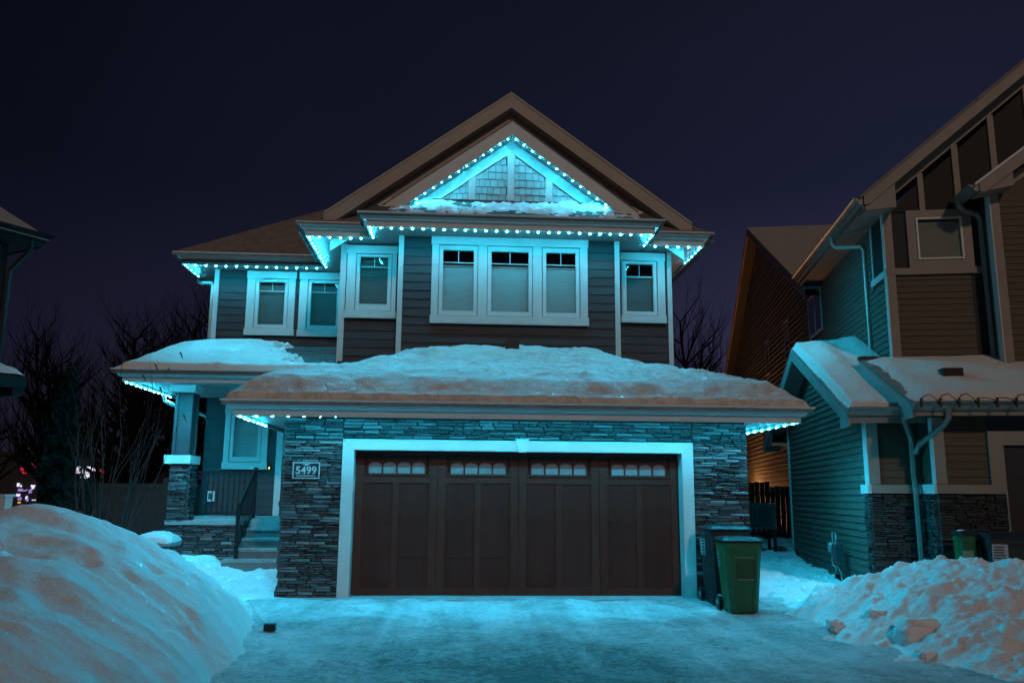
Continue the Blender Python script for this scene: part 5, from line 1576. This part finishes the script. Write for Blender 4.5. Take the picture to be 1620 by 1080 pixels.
# ================================================================== bins
def wheelie(name, label, loc, rz, mt, lidm, h, wt, dt, wb, db, stickers):
    t = thing(name, label, "bin", loc, rz, "wheeled rubbish bins")
    mb = MB()
    def ring(z, wd, dp, yo): 
        c = 0.05
        return [(-wd / 2 + c, yo - dp / 2, z), (wd / 2 - c, yo - dp / 2, z), (wd / 2, yo - dp / 2 + c, z), (wd / 2, yo + dp / 2 - c, z), (wd / 2 - c, yo + dp / 2, z), (-wd / 2 + c, yo + dp / 2, z), (-wd / 2, yo + dp / 2 - c, z), (-wd / 2, yo - dp / 2 + c, z)]
    zs = [(0.0, wb - 0.03, db - 0.03, 0), (0.03, wb, db, 0), (h * 0.80, wt * 0.95, dt * 0.95, 0.0), (h * 0.86, wt * 0.97, dt * 0.97, 0), (h * 0.865, wt, dt, 0), (h * 0.93, wt, dt, 0)]
    vs = []
    for z, a, b, c in zs: vs += ring(z, a, b, c)
    fs = [(i * 8 + k, i * 8 + (k + 1) % 8, (i + 1) * 8 + (k + 1) % 8, (i + 1) * 8 + k) for i in range(len(zs) - 1) for k in range(8)]
    fs += [tuple(range(7, -1, -1)), tuple((len(zs) - 1) * 8 + k for k in range(8))]
    mb.add(vs, fs).build("body", mt, t)
    # lid: domed, overhanging
    mb = MB()
    L0 = ring(h * 0.93, wt + 0.035, dt + 0.04, 0.0); L1 = ring(h * 0.955, wt + 0.04, dt + 0.045, 0); L2 = ring(h * 0.99, wt - 0.03, dt - 0.04, 0.01); L3 = ring(h, wt - 0.16, dt - 0.16, 0.02)
    vs = L0 + L1 + L2 + L3
    fs = [(i * 8 + k, i * 8 + (k + 1) % 8, (i + 1) * 8 + (k + 1) % 8, (i + 1) * 8 + k) for i in range(3) for k in range(8)] + [tuple(range(7, -1, -1)), tuple(24 + k for k in range(8))]
    mb.add(vs, fs).build("lid", lidm, t)
    # handle bar and wheels at the back
    hb = MB(); yb = dt / 2 + 0.06
    hb.tube([(-wt / 2 + 0.04, dt / 2 - 0.02, h * 0.90), (-wt / 2 + 0.04, yb, h * 0.92), (wt / 2 - 0.04, yb, h * 0.92), (wt / 2 - 0.04, dt / 2 - 0.02, h * 0.90)], 0.016, 6)
    hb.build("handle", mt, t)
    for s in (-1, 1):
        wv = MB(); wv.tube([(s * (wb / 2 + 0.0), db / 2 + 0.03, 0.10), (s * (wb / 2 + 0.055), db / 2 + 0.03, 0.10)], 0.10, 14)
        wh = wv.build("wheel", m_black, t)
        hu = MB(); hu.tube([(s * (wb / 2 + 0.055), db / 2 + 0.03, 0.10), (s * (wb / 2 + 0.063), db / 2 + 0.03, 0.10)], 0.04, 10); hu.build("hub", m_label, wh)
    return t
def lerp(a, b, t): return a + (b - a) * t
g = wheelie("green_bin", "green wheeled bin with black lid standing in front of the black bin", (2.79, -1.47, 0.0), R(-2), m_green, m_lid, 0.96, 0.50, 0.52, 0.36, 0.42, None)
yf = lambda z, h=0.96, dt=0.52, db=0.42: -(lerp(db, dt * 0.95, (z - 0.03) / (h * 0.8 - 0.03)) / 2)
def slope_box(parent, name, mt, x0, x1, z0, z1, t0, t1, yfun):
    mb = MB()
    vs = [(x0, yfun(z0) - t0, z0), (x1, yfun(z0) - t0, z0), (x1, yfun(z1) - t0, z1), (x0, yfun(z1) - t0, z1), (x0, yfun(z0) - t1, z0), (x1, yfun(z0) - t1, z0), (x1, yfun(z1) - t1, z1), (x0, yfun(z1) - t1, z1)]
    mb.add(vs, [(0, 1, 2, 3), (7, 6, 5, 4), (0, 4, 5, 1), (1, 5, 6, 2), (2, 6, 7, 3), (3, 7, 4, 0)])
    return mb.build(name, mt, parent)
m_green_shade = mat("green_bin_shade", (0.016, 0.055, 0.018), 0.5)  # bin green darkened to paint shade on the recess and rib
m_greenl = mat("green_bin_raised", (0.16, 0.22, 0.15), 0.5)
slope_box(g, "front_rib", m_green, -0.10, -0.085, 0.42, 0.66, -0.01, 0.012, yf); slope_box(g, "front_rib", m_green, 0.135, 0.15, 0.42, 0.66, -0.01, 0.012, yf)
slope_box(g, "front_ledge", m_greenl, -0.10, 0.12, 0.425, 0.44, -0.01, 0.018, yf)
slope_box(g, "recess", m_green_shade, -0.08, 0.13, 0.445, 0.665, -0.01, 0.003, yf)  # shade of the recess is put in by the darker green
slope_box(g, "centre_rib", m_green_shade, 0.085, 0.10, 0.05, 0.415, -0.01, 0.004, yf)
mb = MB()
for i in range(9):
    x = -0.12 + i * 0.027
    z0, z1 = 0.70, 0.718
    mb.add([(x, yf(z0) - 0.004, z0), (x + 0.018, yf(z0) - 0.004, z0), (x + 0.018, yf(z1) - 0.004, z1), (x, yf(z1) - 0.004, z1), (x, yf(z0) + 0.005, z0), (x + 0.018, yf(z0) + 0.005, z0), (x + 0.018, yf(z1) + 0.005, z1), (x, yf(z1) + 0.005, z1)],
           [(0, 1, 2, 3), (7, 6, 5, 4), (0, 4, 5, 1), (1, 5, 6, 2), (2, 6, 7, 3), (3, 7, 4, 0)])
mb.build("raised_letters", m_greenl, g)
def side_sticker(parent, xfun, y0, y1, z0, z1, mt=None):
    mb = MB()
    vs = [(xfun(z) - t, y, z) for t in (0.0, 0.006) for (y, z) in ((y0, z0), (y1, z0), (y1, z1), (y0, z1))]
    mb.add(vs, [(0, 1, 2, 3), (7, 6, 5, 4), (0, 4, 5, 1), (1, 5, 6, 2), (2, 6, 7, 3), (3, 7, 4, 0)])
    st_ = mb.build("sticker", mt or m_label, parent)
    mk = MB()
    n = 5
    for i in range(n):
        zz0 = lerp(z0, z1, (i + 0.25) / n); zz1 = lerp(z0, z1, (i + 0.75) / n)
        a, b = lerp(y0, y1, 0.1), lerp(y0, y1, random.uniform(0.55, 0.9))
        vs = [(xfun(z) - t, y, z) for t in (0.004, 0.009) for (y, z) in ((a, zz0), (b, zz0), (b, zz1), (a, zz1))]
        mk.add(vs, [(0, 1, 2, 3), (7, 6, 5, 4), (0, 4, 5, 1), (1, 5, 6, 2), (2, 6, 7, 3), (3, 7, 4, 0)])
    mk.build("sticker_print", m_ink, st_)
side_sticker(g, lambda z: -(lerp(0.36, 0.475, (z - 0.03) / 0.738) / 2), 0.02, 0.17, 0.56, 0.76, m_greenl)
b_ = wheelie("black_bin", "tall black wheeled bin with a pale side sticker against the stone pier", (2.88, -0.62, 0.0), R(-2), m_blackbin, m_lid, 1.08, 0.60, 0.60, 0.50, 0.50, None)
side_sticker(b_, lambda z: -(lerp(0.50, 0.57, (z - 0.03) / 0.834) / 2), -0.02, 0.24, 0.66, 0.88)
def lid_snow(parent_loc, rz, w_, d_, z, label, seed):
    def f(x, y):
        return z + 0.035 * sstep(0.02, 0.1, w_ / 2 - np.abs(x) + fbm(x * 9, y * 9, 2, seed) * 0.05) * sstep(0.02, 0.08, d_ / 2 - np.abs(y) + fbm(x * 9 + 5, y * 9, 2, seed + 1) * 0.05) + fbm(x * 12, y * 12, 3, seed) * 0.006 - 0.012
    o = grid("lid_snow", np.arange(-w_ / 2, w_ / 2 + 0.001, 0.02), np.arange(-d_ / 2, d_ / 2 + 0.001, 0.02), f, m_snow, category="snow", label=label)
    o.location = parent_loc; o.rotation_euler = (0, 0, rz)
# bins at the neighbour's garage
gx_, gy_ = rw(0.88, -7.62, 0)[:2]
g2 = wheelie("green_bin", "small green bin behind the right snow pile", (gx_, gy_, 0.12), -TH - R(6), m_green, m_blackbin, 0.92, 0.26, 0.34, 0.20, 0.26, None)
slope_box(g2, "sticker", m_greenl, -0.08, 0.05, 0.55, 0.66, -0.01, 0.008, lambda z: -(lerp(0.26, 0.323, (z - 0.03) / 0.7) / 2))
lid_snow((gx_, gy_, 0.12), -TH, 0.20, 0.24, 0.92, "snow cap on the small green bin behind the right pile", 421)
bx, by = rw(1.36, -7.75, 0)[:2]
b2 = wheelie("black_bin", "black bin with a square white sticker at the right edge", (bx, by, 0.0), -TH - R(8), m_blackbin, m_blackbin, 1.03, 0.62, 0.60, 0.50, 0.50, None)
yf2 = lambda z: -(lerp(0.50, 0.57, (z - 0.03) / 0.81) / 2)
slope_box(b2, "sticker", m_label, -0.25, -0.06, 0.66, 0.88, -0.01, 0.004, yf2)
for i in range(5):
    slope_box(b2, "sticker_print", m_ink, -0.235, random.uniform(-0.12, -0.075), 0.69 + i * 0.036, 0.708 + i * 0.036, 0.0, 0.008, yf2)
cx3, cy3 = rw(2.1, -7.8, 0)[:2]
wheelie("black_bin", "black bin almost lost in the dark at the far right edge", (cx3, cy3, 0.12), -TH - R(5), m_blackbin, m_blackbin, 1.1, 0.62, 0.62, 0.5, 0.5, None)

# ================================================================== yard things on the left
pd = thing("garden_pillar", "short stone pillar with pale cap in the snow left of the porch steps", "pillar", (-5.72, 1.5, 0.0))
MB().box(-0.20, 0.20, -0.20, 0.20, 0.0, 0.64).build("core", m_mortar, pd)
pst = []
for fr in (((-0.20, -0.20, 0), (1, 0, 0), (0, -1, 0)), ((0.20, -0.20, 0), (0, 1, 0), (1, 0, 0)), ((-0.20, 0.20, 0), (0, -1, 0), (-1, 0, 0))):
    pst += stones(fr, 0, 0.40, 0.12, 0.64, lmin=0.1, lmax=0.25)
place_stones(pd, pst, m_stone, m_stone_mass, 300)
MB().box(-0.30, 0.30, -0.30, 0.30, 0.64, 0.70).build("cap", m_concrete, pd)
def cz(x, y): return 0.69 + 0.15 * np.sqrt(np.clip(1 - (np.abs(x) / 0.31) ** 3 - 0.0 * y, 0, 1)) * np.sqrt(np.clip(1 - (np.abs(y) / 0.31) ** 3, 0, 1)) + fbm(x * 4, y * 4, 3, 431) * 0.02
o = grid("lid_snow", np.arange(-0.31, 0.311, 0.02), np.arange(-0.31, 0.311, 0.02), cz, m_snow, category="snow", label="rounded snow cap on the short stone pillar"); o.location = (-5.72, 1.5, 0)
sc = thing("snow_brush", "dark brush head with thin handle lying on the driveway snow", "brush", (-2.93, -2.98, 0.02))
MB().box(-0.06, 0.06, -0.04, 0.05, 0.0, 0.07).build("brush_head", m_black, sc)
MB().tube([(-0.02, 0.05, 0.05), (-0.48, 0.95, 0.14)], 0.008, 6).build("handle", m_gutter, sc)

# fences
gf = thing("grey_fence", "grey board fence behind the bare shrub left of the porch", "fence", (-9.55, 8.0, 0.0))
for i in range(22):
    x = 0.12 + i * 0.148
    MB().box(x, x + 0.142, 0, 0.022, 0.3, 1.66 + random.uniform(-0.008, 0.008)).build("board", m_fence, gf)
MB().box(0.0, 3.3, -0.03, 0.0, 1.56, 1.66).build("rail", m_fence, gf); MB().box(0, 3.3, -0.03, 0, 0.45, 0.55).build("rail", m_fence, gf)
for x in (0.0, 1.75, 3.2): MB().box(x - 0.06, x + 0.06, -0.06, 0.08, 0.1, 1.80).build("post", m_fence, gf)

# ================================================================== bare shrub, trees
def grow(segs, p, d, length, r, depth, rng, spread=0.5, up_=0.25, ratio=0.72, seglen=4, kids=(2, 3)):
    pts = [p]; rad = [r]
    cur = Vector(p); dd = Vector(d)
    for i in range(seglen):
        dd = (dd + Vector((rng.uniform(-1, 1), rng.uniform(-1, 1), rng.uniform(-0.5, 0.9) * up_)) * 0.16).normalized()
        cur = cur + dd * (length / seglen)
        pts.append(cur.copy()); rad.append(r * (1 - 0.45 * (i + 1) / seglen))
    segs.append((depth, pts, rad))
    if depth <= 0: return
    n = rng.randint(*kids)
    for k in range(n):
        t = rng.uniform(0.45, 1.0) if k else 1.0
        i = min(int(t * seglen), seglen)
        a = rng.uniform(0, 6.283)
        side_ = Vector((math.cos(a), math.sin(a), rng.uniform(-0.1, 0.5)))
        nd = (dd * (1 - spread) + side_ * spread + Vector((0, 0, up_))).normalized()
        grow(segs, pts[i], nd, length * ratio * rng.uniform(0.75, 1.15), rad[i] * 0.68, depth - 1, rng, spread, up_, ratio, seglen, kids)

def tubes_mesh(segs, name, mt, sides):
    mb = MB()
    for pts, rad in segs:
        mb.tube(pts, rad[0], sides, rad[-1], cap=False)
    me = mb.mesh(name); me.materials.append(mt)
    return me

def make_tree_data(seed, height, spread, depth=5, kids=(2, 3), up_=0.3, trunk=0.19):
    rng = random.Random(seed)
    segs = []
    # leader with side limbs
    pts = [Vector((0, 0, -0.3))]; rad = [trunk]
    d = Vector((rng.uniform(-.06, .06), rng.uniform(-.06, .06), 1))
    n = 9
    for i in range(n):
        d = (d + Vector((rng.uniform(-.09, .09), rng.uniform(-.09, .09), 0.12))).normalized()
        pts.append(pts[-1] + d * height * 0.86 / n); rad.append(trunk * (1 - 0.78 * (i + 1) / n))
    segs.append((9, pts, rad))
    for i in range(2, n + 1):
        for k in range(rng.randint(2, 4)):
            a = rng.uniform(0, 6.283)
            nd = Vector((math.cos(a) * spread, math.sin(a) * spread, rng.uniform(0.5, 1.0))).normalized()
            L = height * 0.24 * (1.15 - i / n * 0.6)
            grow(segs, pts[i], nd, L, rad[i] * 0.72, depth - 2, rng, 0.42, up_, 0.70, 3, kids)
    tr = [(p, r) for dp, p, r in segs if dp >= 3]
    cr = [(p, r) for dp, p, r in segs if dp < 3]
    return tubes_mesh(tr, "trunk", m_bark, 6), tubes_mesh(cr, "crown", m_twig, 3)

KINDS = [make_tree_data(31, 9.5, 0.8), make_tree_data(37, 9.0, 1.0), make_tree_data(43, 10.5, 0.7), make_tree_data(53, 8.0, 1.0, kids=(2, 3))]
def tree(k, x, y, z, s, rz, label, group="bare trees behind the houses"):
    t = thing("bare_tree", label, "tree", (x, y, z), rz, group)
    a, b = KINDS[k]
    inst("trunk", a, t, scale=(s, s, s)); inst("crown", b, t, scale=(s, s, s))
tree(2, 10.2, 25.0, 0.4, 1.03, 1.0, "tall bare tree seen between the two houses, nearer the neighbour's gable")
tree(0, 8.95, 24.0, 0.4, 0.98, 2.6, "bare tree between the houses standing close to the lit corner trim")
tree(1, 9.8, 30.0, 0.4, 1.05, 4.1, "bare tree farther back in the gap between the two houses")
tree(3, 11.4, 32.0, 0.4, 1.2, 0.3, "spreading bare tree partly behind the neighbour's rear gable")
LT = [(0, -17.5, 24, 0.93, 0.2), (2, -19.5, 27, 0.92, 1.4), (1, -15.2, 25, 1.0, 2.2), (3, -13.4, 22, 1.12, 3.0), (0, -12.2, 24, 1.08, 4.4), (1, -14.0, 29, 1.18, 5.2), (3, -16.5, 30, 1.25, 0.9),
      (2, -21.0, 30, 0.88, 2.9), (1, -11.0, 21, 0.92, 3.8), (3, -18.7, 20, 0.78, 1.9), (0, -10.2, 24, 0.98, 5.5), (3, -12.9, 17, 0.80, 0.7), (1, -15.5, 19, 0.72, 2.4), (2, -13.8, 33, 1.2, 4.0), (0, -11.6, 28, 1.2, 1.2)]
TREE_LAB = ["bare tree right of the evergreen in the left grove", "bare tree just right of the left neighbour's lower roof", "bare tree straight behind the bare shrub",
            "bare tree rising above the middle of the porch roof", "bare tree behind the right half of the porch roof", "tall far bare tree above the left end of the porch roof",
            "spreading far bare tree between evergreen and porch roof", "bare tree closest to the left neighbour's wall", "bare tree nearest the far left downspout of the house",
            "low bare tree directly behind the dark evergreen", "bare tree hidden mostly by the house's left wall", "nearest low bare tree behind the grey fence",
            "small bare tree standing over the distant white and red sign", "farthest bare tree above the porch roof snow", "wide far bare tree beside the house's upper left corner"]
for i, (k, x, y, s, rz) in enumerate(LT):
    tree(k, x, y, 0.2, s, rz, TREE_LAB[i], "bare trees in the left grove")
# far wood closing the horizon on the left
rng = random.Random(5)
mb = MB()
for i in range(420):
    x = rng.uniform(-60, 30); y = rng.uniform(42, 60)
    h = rng.uniform(3.5, 6.5)
    mb.tube([(x, y, 0), (x + rng.uniform(-.4, .4), y, h * .5), (x + rng.uniform(-.9, .9), y, h)], 0.10, 3, 0.02, cap=False)
    for k in range(6):
        z = h * rng.uniform(0.3, 0.95); a = rng.uniform(-1, 1)
        mb.tube([(x, y, z), (x + a * 1.2, y + rng.uniform(-.4, .4), z + rng.uniform(0.5, 1.4))], 0.035, 3, 0.01, cap=False)
mb.build("far_woods", m_twig, None, kind="stuff", label="far dark woods along the horizon", category="woods")

# evergreen
# dense drooping crown
sp = thing("evergreen_tree", "dark drooping evergreen in front of the grey fence", "tree", (-9.55, 6.4, 0.0))
MB().tube([(0, 0, 0), (0.03, 0, 2.0), (0.0, 0, 4.3)], 0.09, 8, 0.015).build("trunk", m_bark, sp)
rng = random.Random(17)
mb = MB()
for i in range(330):
    z = 0.35 + 3.9 * (i / 330) ** 0.9
    rad_ = (1 - (z / 4.45)) * 0.95 * rng.uniform(0.55, 1.15) + 0.06
    a = rng.uniform(0, 6.283)
    tip = Vector((math.cos(a) * rad_, math.sin(a) * rad_, z - rad_ * rng.uniform(0.25, 0.6)))
    base = Vector((0, 0, z))
    for q in range(26):
        t = rng.uniform(0.2, 1.0)
        p = base.lerp(tip, t) + Vector((rng.uniform(-.07, .07), rng.uniform(-.07, .07), rng.uniform(-.05, .02)))
        dirn = Vector((rng.uniform(-1, 1), rng.uniform(-1, 1), rng.uniform(-1.3, 0.2))).normalized() * rng.uniform(0.07, 0.15)
        sd_ = dirn.cross(Vector((rng.uniform(-1, 1), rng.uniform(-1, 1), 1))).normalized() * 0.014
        mb.add([p - sd_, p + sd_, p + dirn], [(0, 1, 2)])
mb.build("crown", m_needle, sp)

# multi-stem bare shrub in front of the porch
sh = thing("bare_shrub", "leafless many-stemmed shrub in front of the fence and porch roof", "shrub", (-6.25, 0.85, 0.2))
rng = random.Random(23)
for i in range(15):
    a = rng.uniform(-1, 1); 
    segs = []
    d = Vector((a * 0.20 + 0.02, rng.uniform(-.12, .12), 1)).normalized()
    grow(segs, Vector((a * 0.16, rng.uniform(-.12, .12), 0)), d, rng.uniform(1.5, 2.3), rng.uniform(0.011, 0.017), 2, rng, 0.20, 0.55, 0.55, 6, (1, 3))
    mb = MB()
    for dp, p, r in segs: mb.tube(p, r[0], 4, r[-1], cap=False)
    mb.build("stem", m_shrub, sh)
for (x, y_, z) in ((-5.22, 0.85, 2.62), (-5.62, 0.85, 3.05), (-5.72, 0.85, 3.42), (-5.55, 0.85, 3.36), (-5.35, 0.85, 3.62), (-5.9, .85, 3.25)):
    a = rng.uniform(0, 3)
    mb = MB(); c, s_ = math.cos(a) * 0.03, math.sin(a) * 0.05
    mb.tube([(x + 6.25 - c, y_ - 0.85, z - 0.2 + 0.05), (x + 6.25, y_ - 0.85 + 0.012, z - 0.2), (x + 6.25 + c, y_ - 0.85, z - 0.2 - 0.06)], 0.014, 4, 0.006)
    mb.build("dead_leaf", m_leaf, sh)

# ================================================================== far lit shop signs seen through the trees
E_W = emit("sign_white", (0.85, 0.80, 1.0), 1.1); E_R = emit("sign_red", (1.0, 0.03, 0.06), 0.5); E_P = emit("sign_violet", (0.55, 0.40, 1.0), 0.55); E_O = emit("sign_amber", (1.0, 0.5, 0.12), 0.8)
m_far = mat("far_building", (0.02, 0.02, 0.025), 0.9)
sb = thing("shop_building", "distant dark shop with red and white lit signs glimpsed through the left trees", "building", (-23.5, 38.0, 0.0), R(20))
MB().box(-6.5, 6.5, 0, 6, 0, 3.4).build("wall", m_far, sb)
MB().box(-6.6, 6.6, -0.1, 6, 3.4, 3.6).build("roof", m_far, sb)
k = 0
rng = random.Random(77)
for i in range(58):
    u = rng.uniform(-2.4, -0.3); v_ = rng.choice((0.75, 1.0, 1.2, 1.45, 1.7, 2.3, 2.5, 2.7, 2.85)) + rng.uniform(-.08, .08)
    hw, hh = rng.uniform(0.02, 0.12), rng.uniform(0.02, 0.11)
    mt = E_O if v_ < 0.85 else (E_R if (v_ > 1.9 and u < -1.3) else (E_P if v_ < 1.7 and rng.random() < 0.65 else E_W))
    MB().box(u - hw, u + hw, -0.08 - 0.001 * i, -0.01, v_ - hh, v_ + hh).build("lit_panel", mt, sb)
s2 = thing("lit_sign", "distant white and red lit sign just above the grey fence", "sign", (-20.6, 34.0, 0.0), 0)
for x in (-0.4, 1.0): MB().box(x - 0.06, x + 0.06, 0, 0.1, 0, 2.72).build("post", m_far, s2)
MB().box(-0.62, 0.12, -0.06, -0.01, 2.38, 2.74).build("white_panel", E_W, s2)
MB().box(-0.36, 0.10, -0.06, -0.01, 2.12, 2.34).build("white_panel", E_W, s2)
MB().box(0.22, 0.52, -0.06, -0.01, 2.52, 2.66).build("white_panel", E_W, s2)
MB().box(0.53, 1.20, -0.06, -0.01, 2.40, 2.60).build("red_panel", E_R, s2)
mb = MB()
for i in range(4): mb.box(-0.25 + i * 0.09, -0.20 + i * 0.09, -0.075, -0.061, 2.44, 2.53)
mb.build("sign_print", m_far, s2)
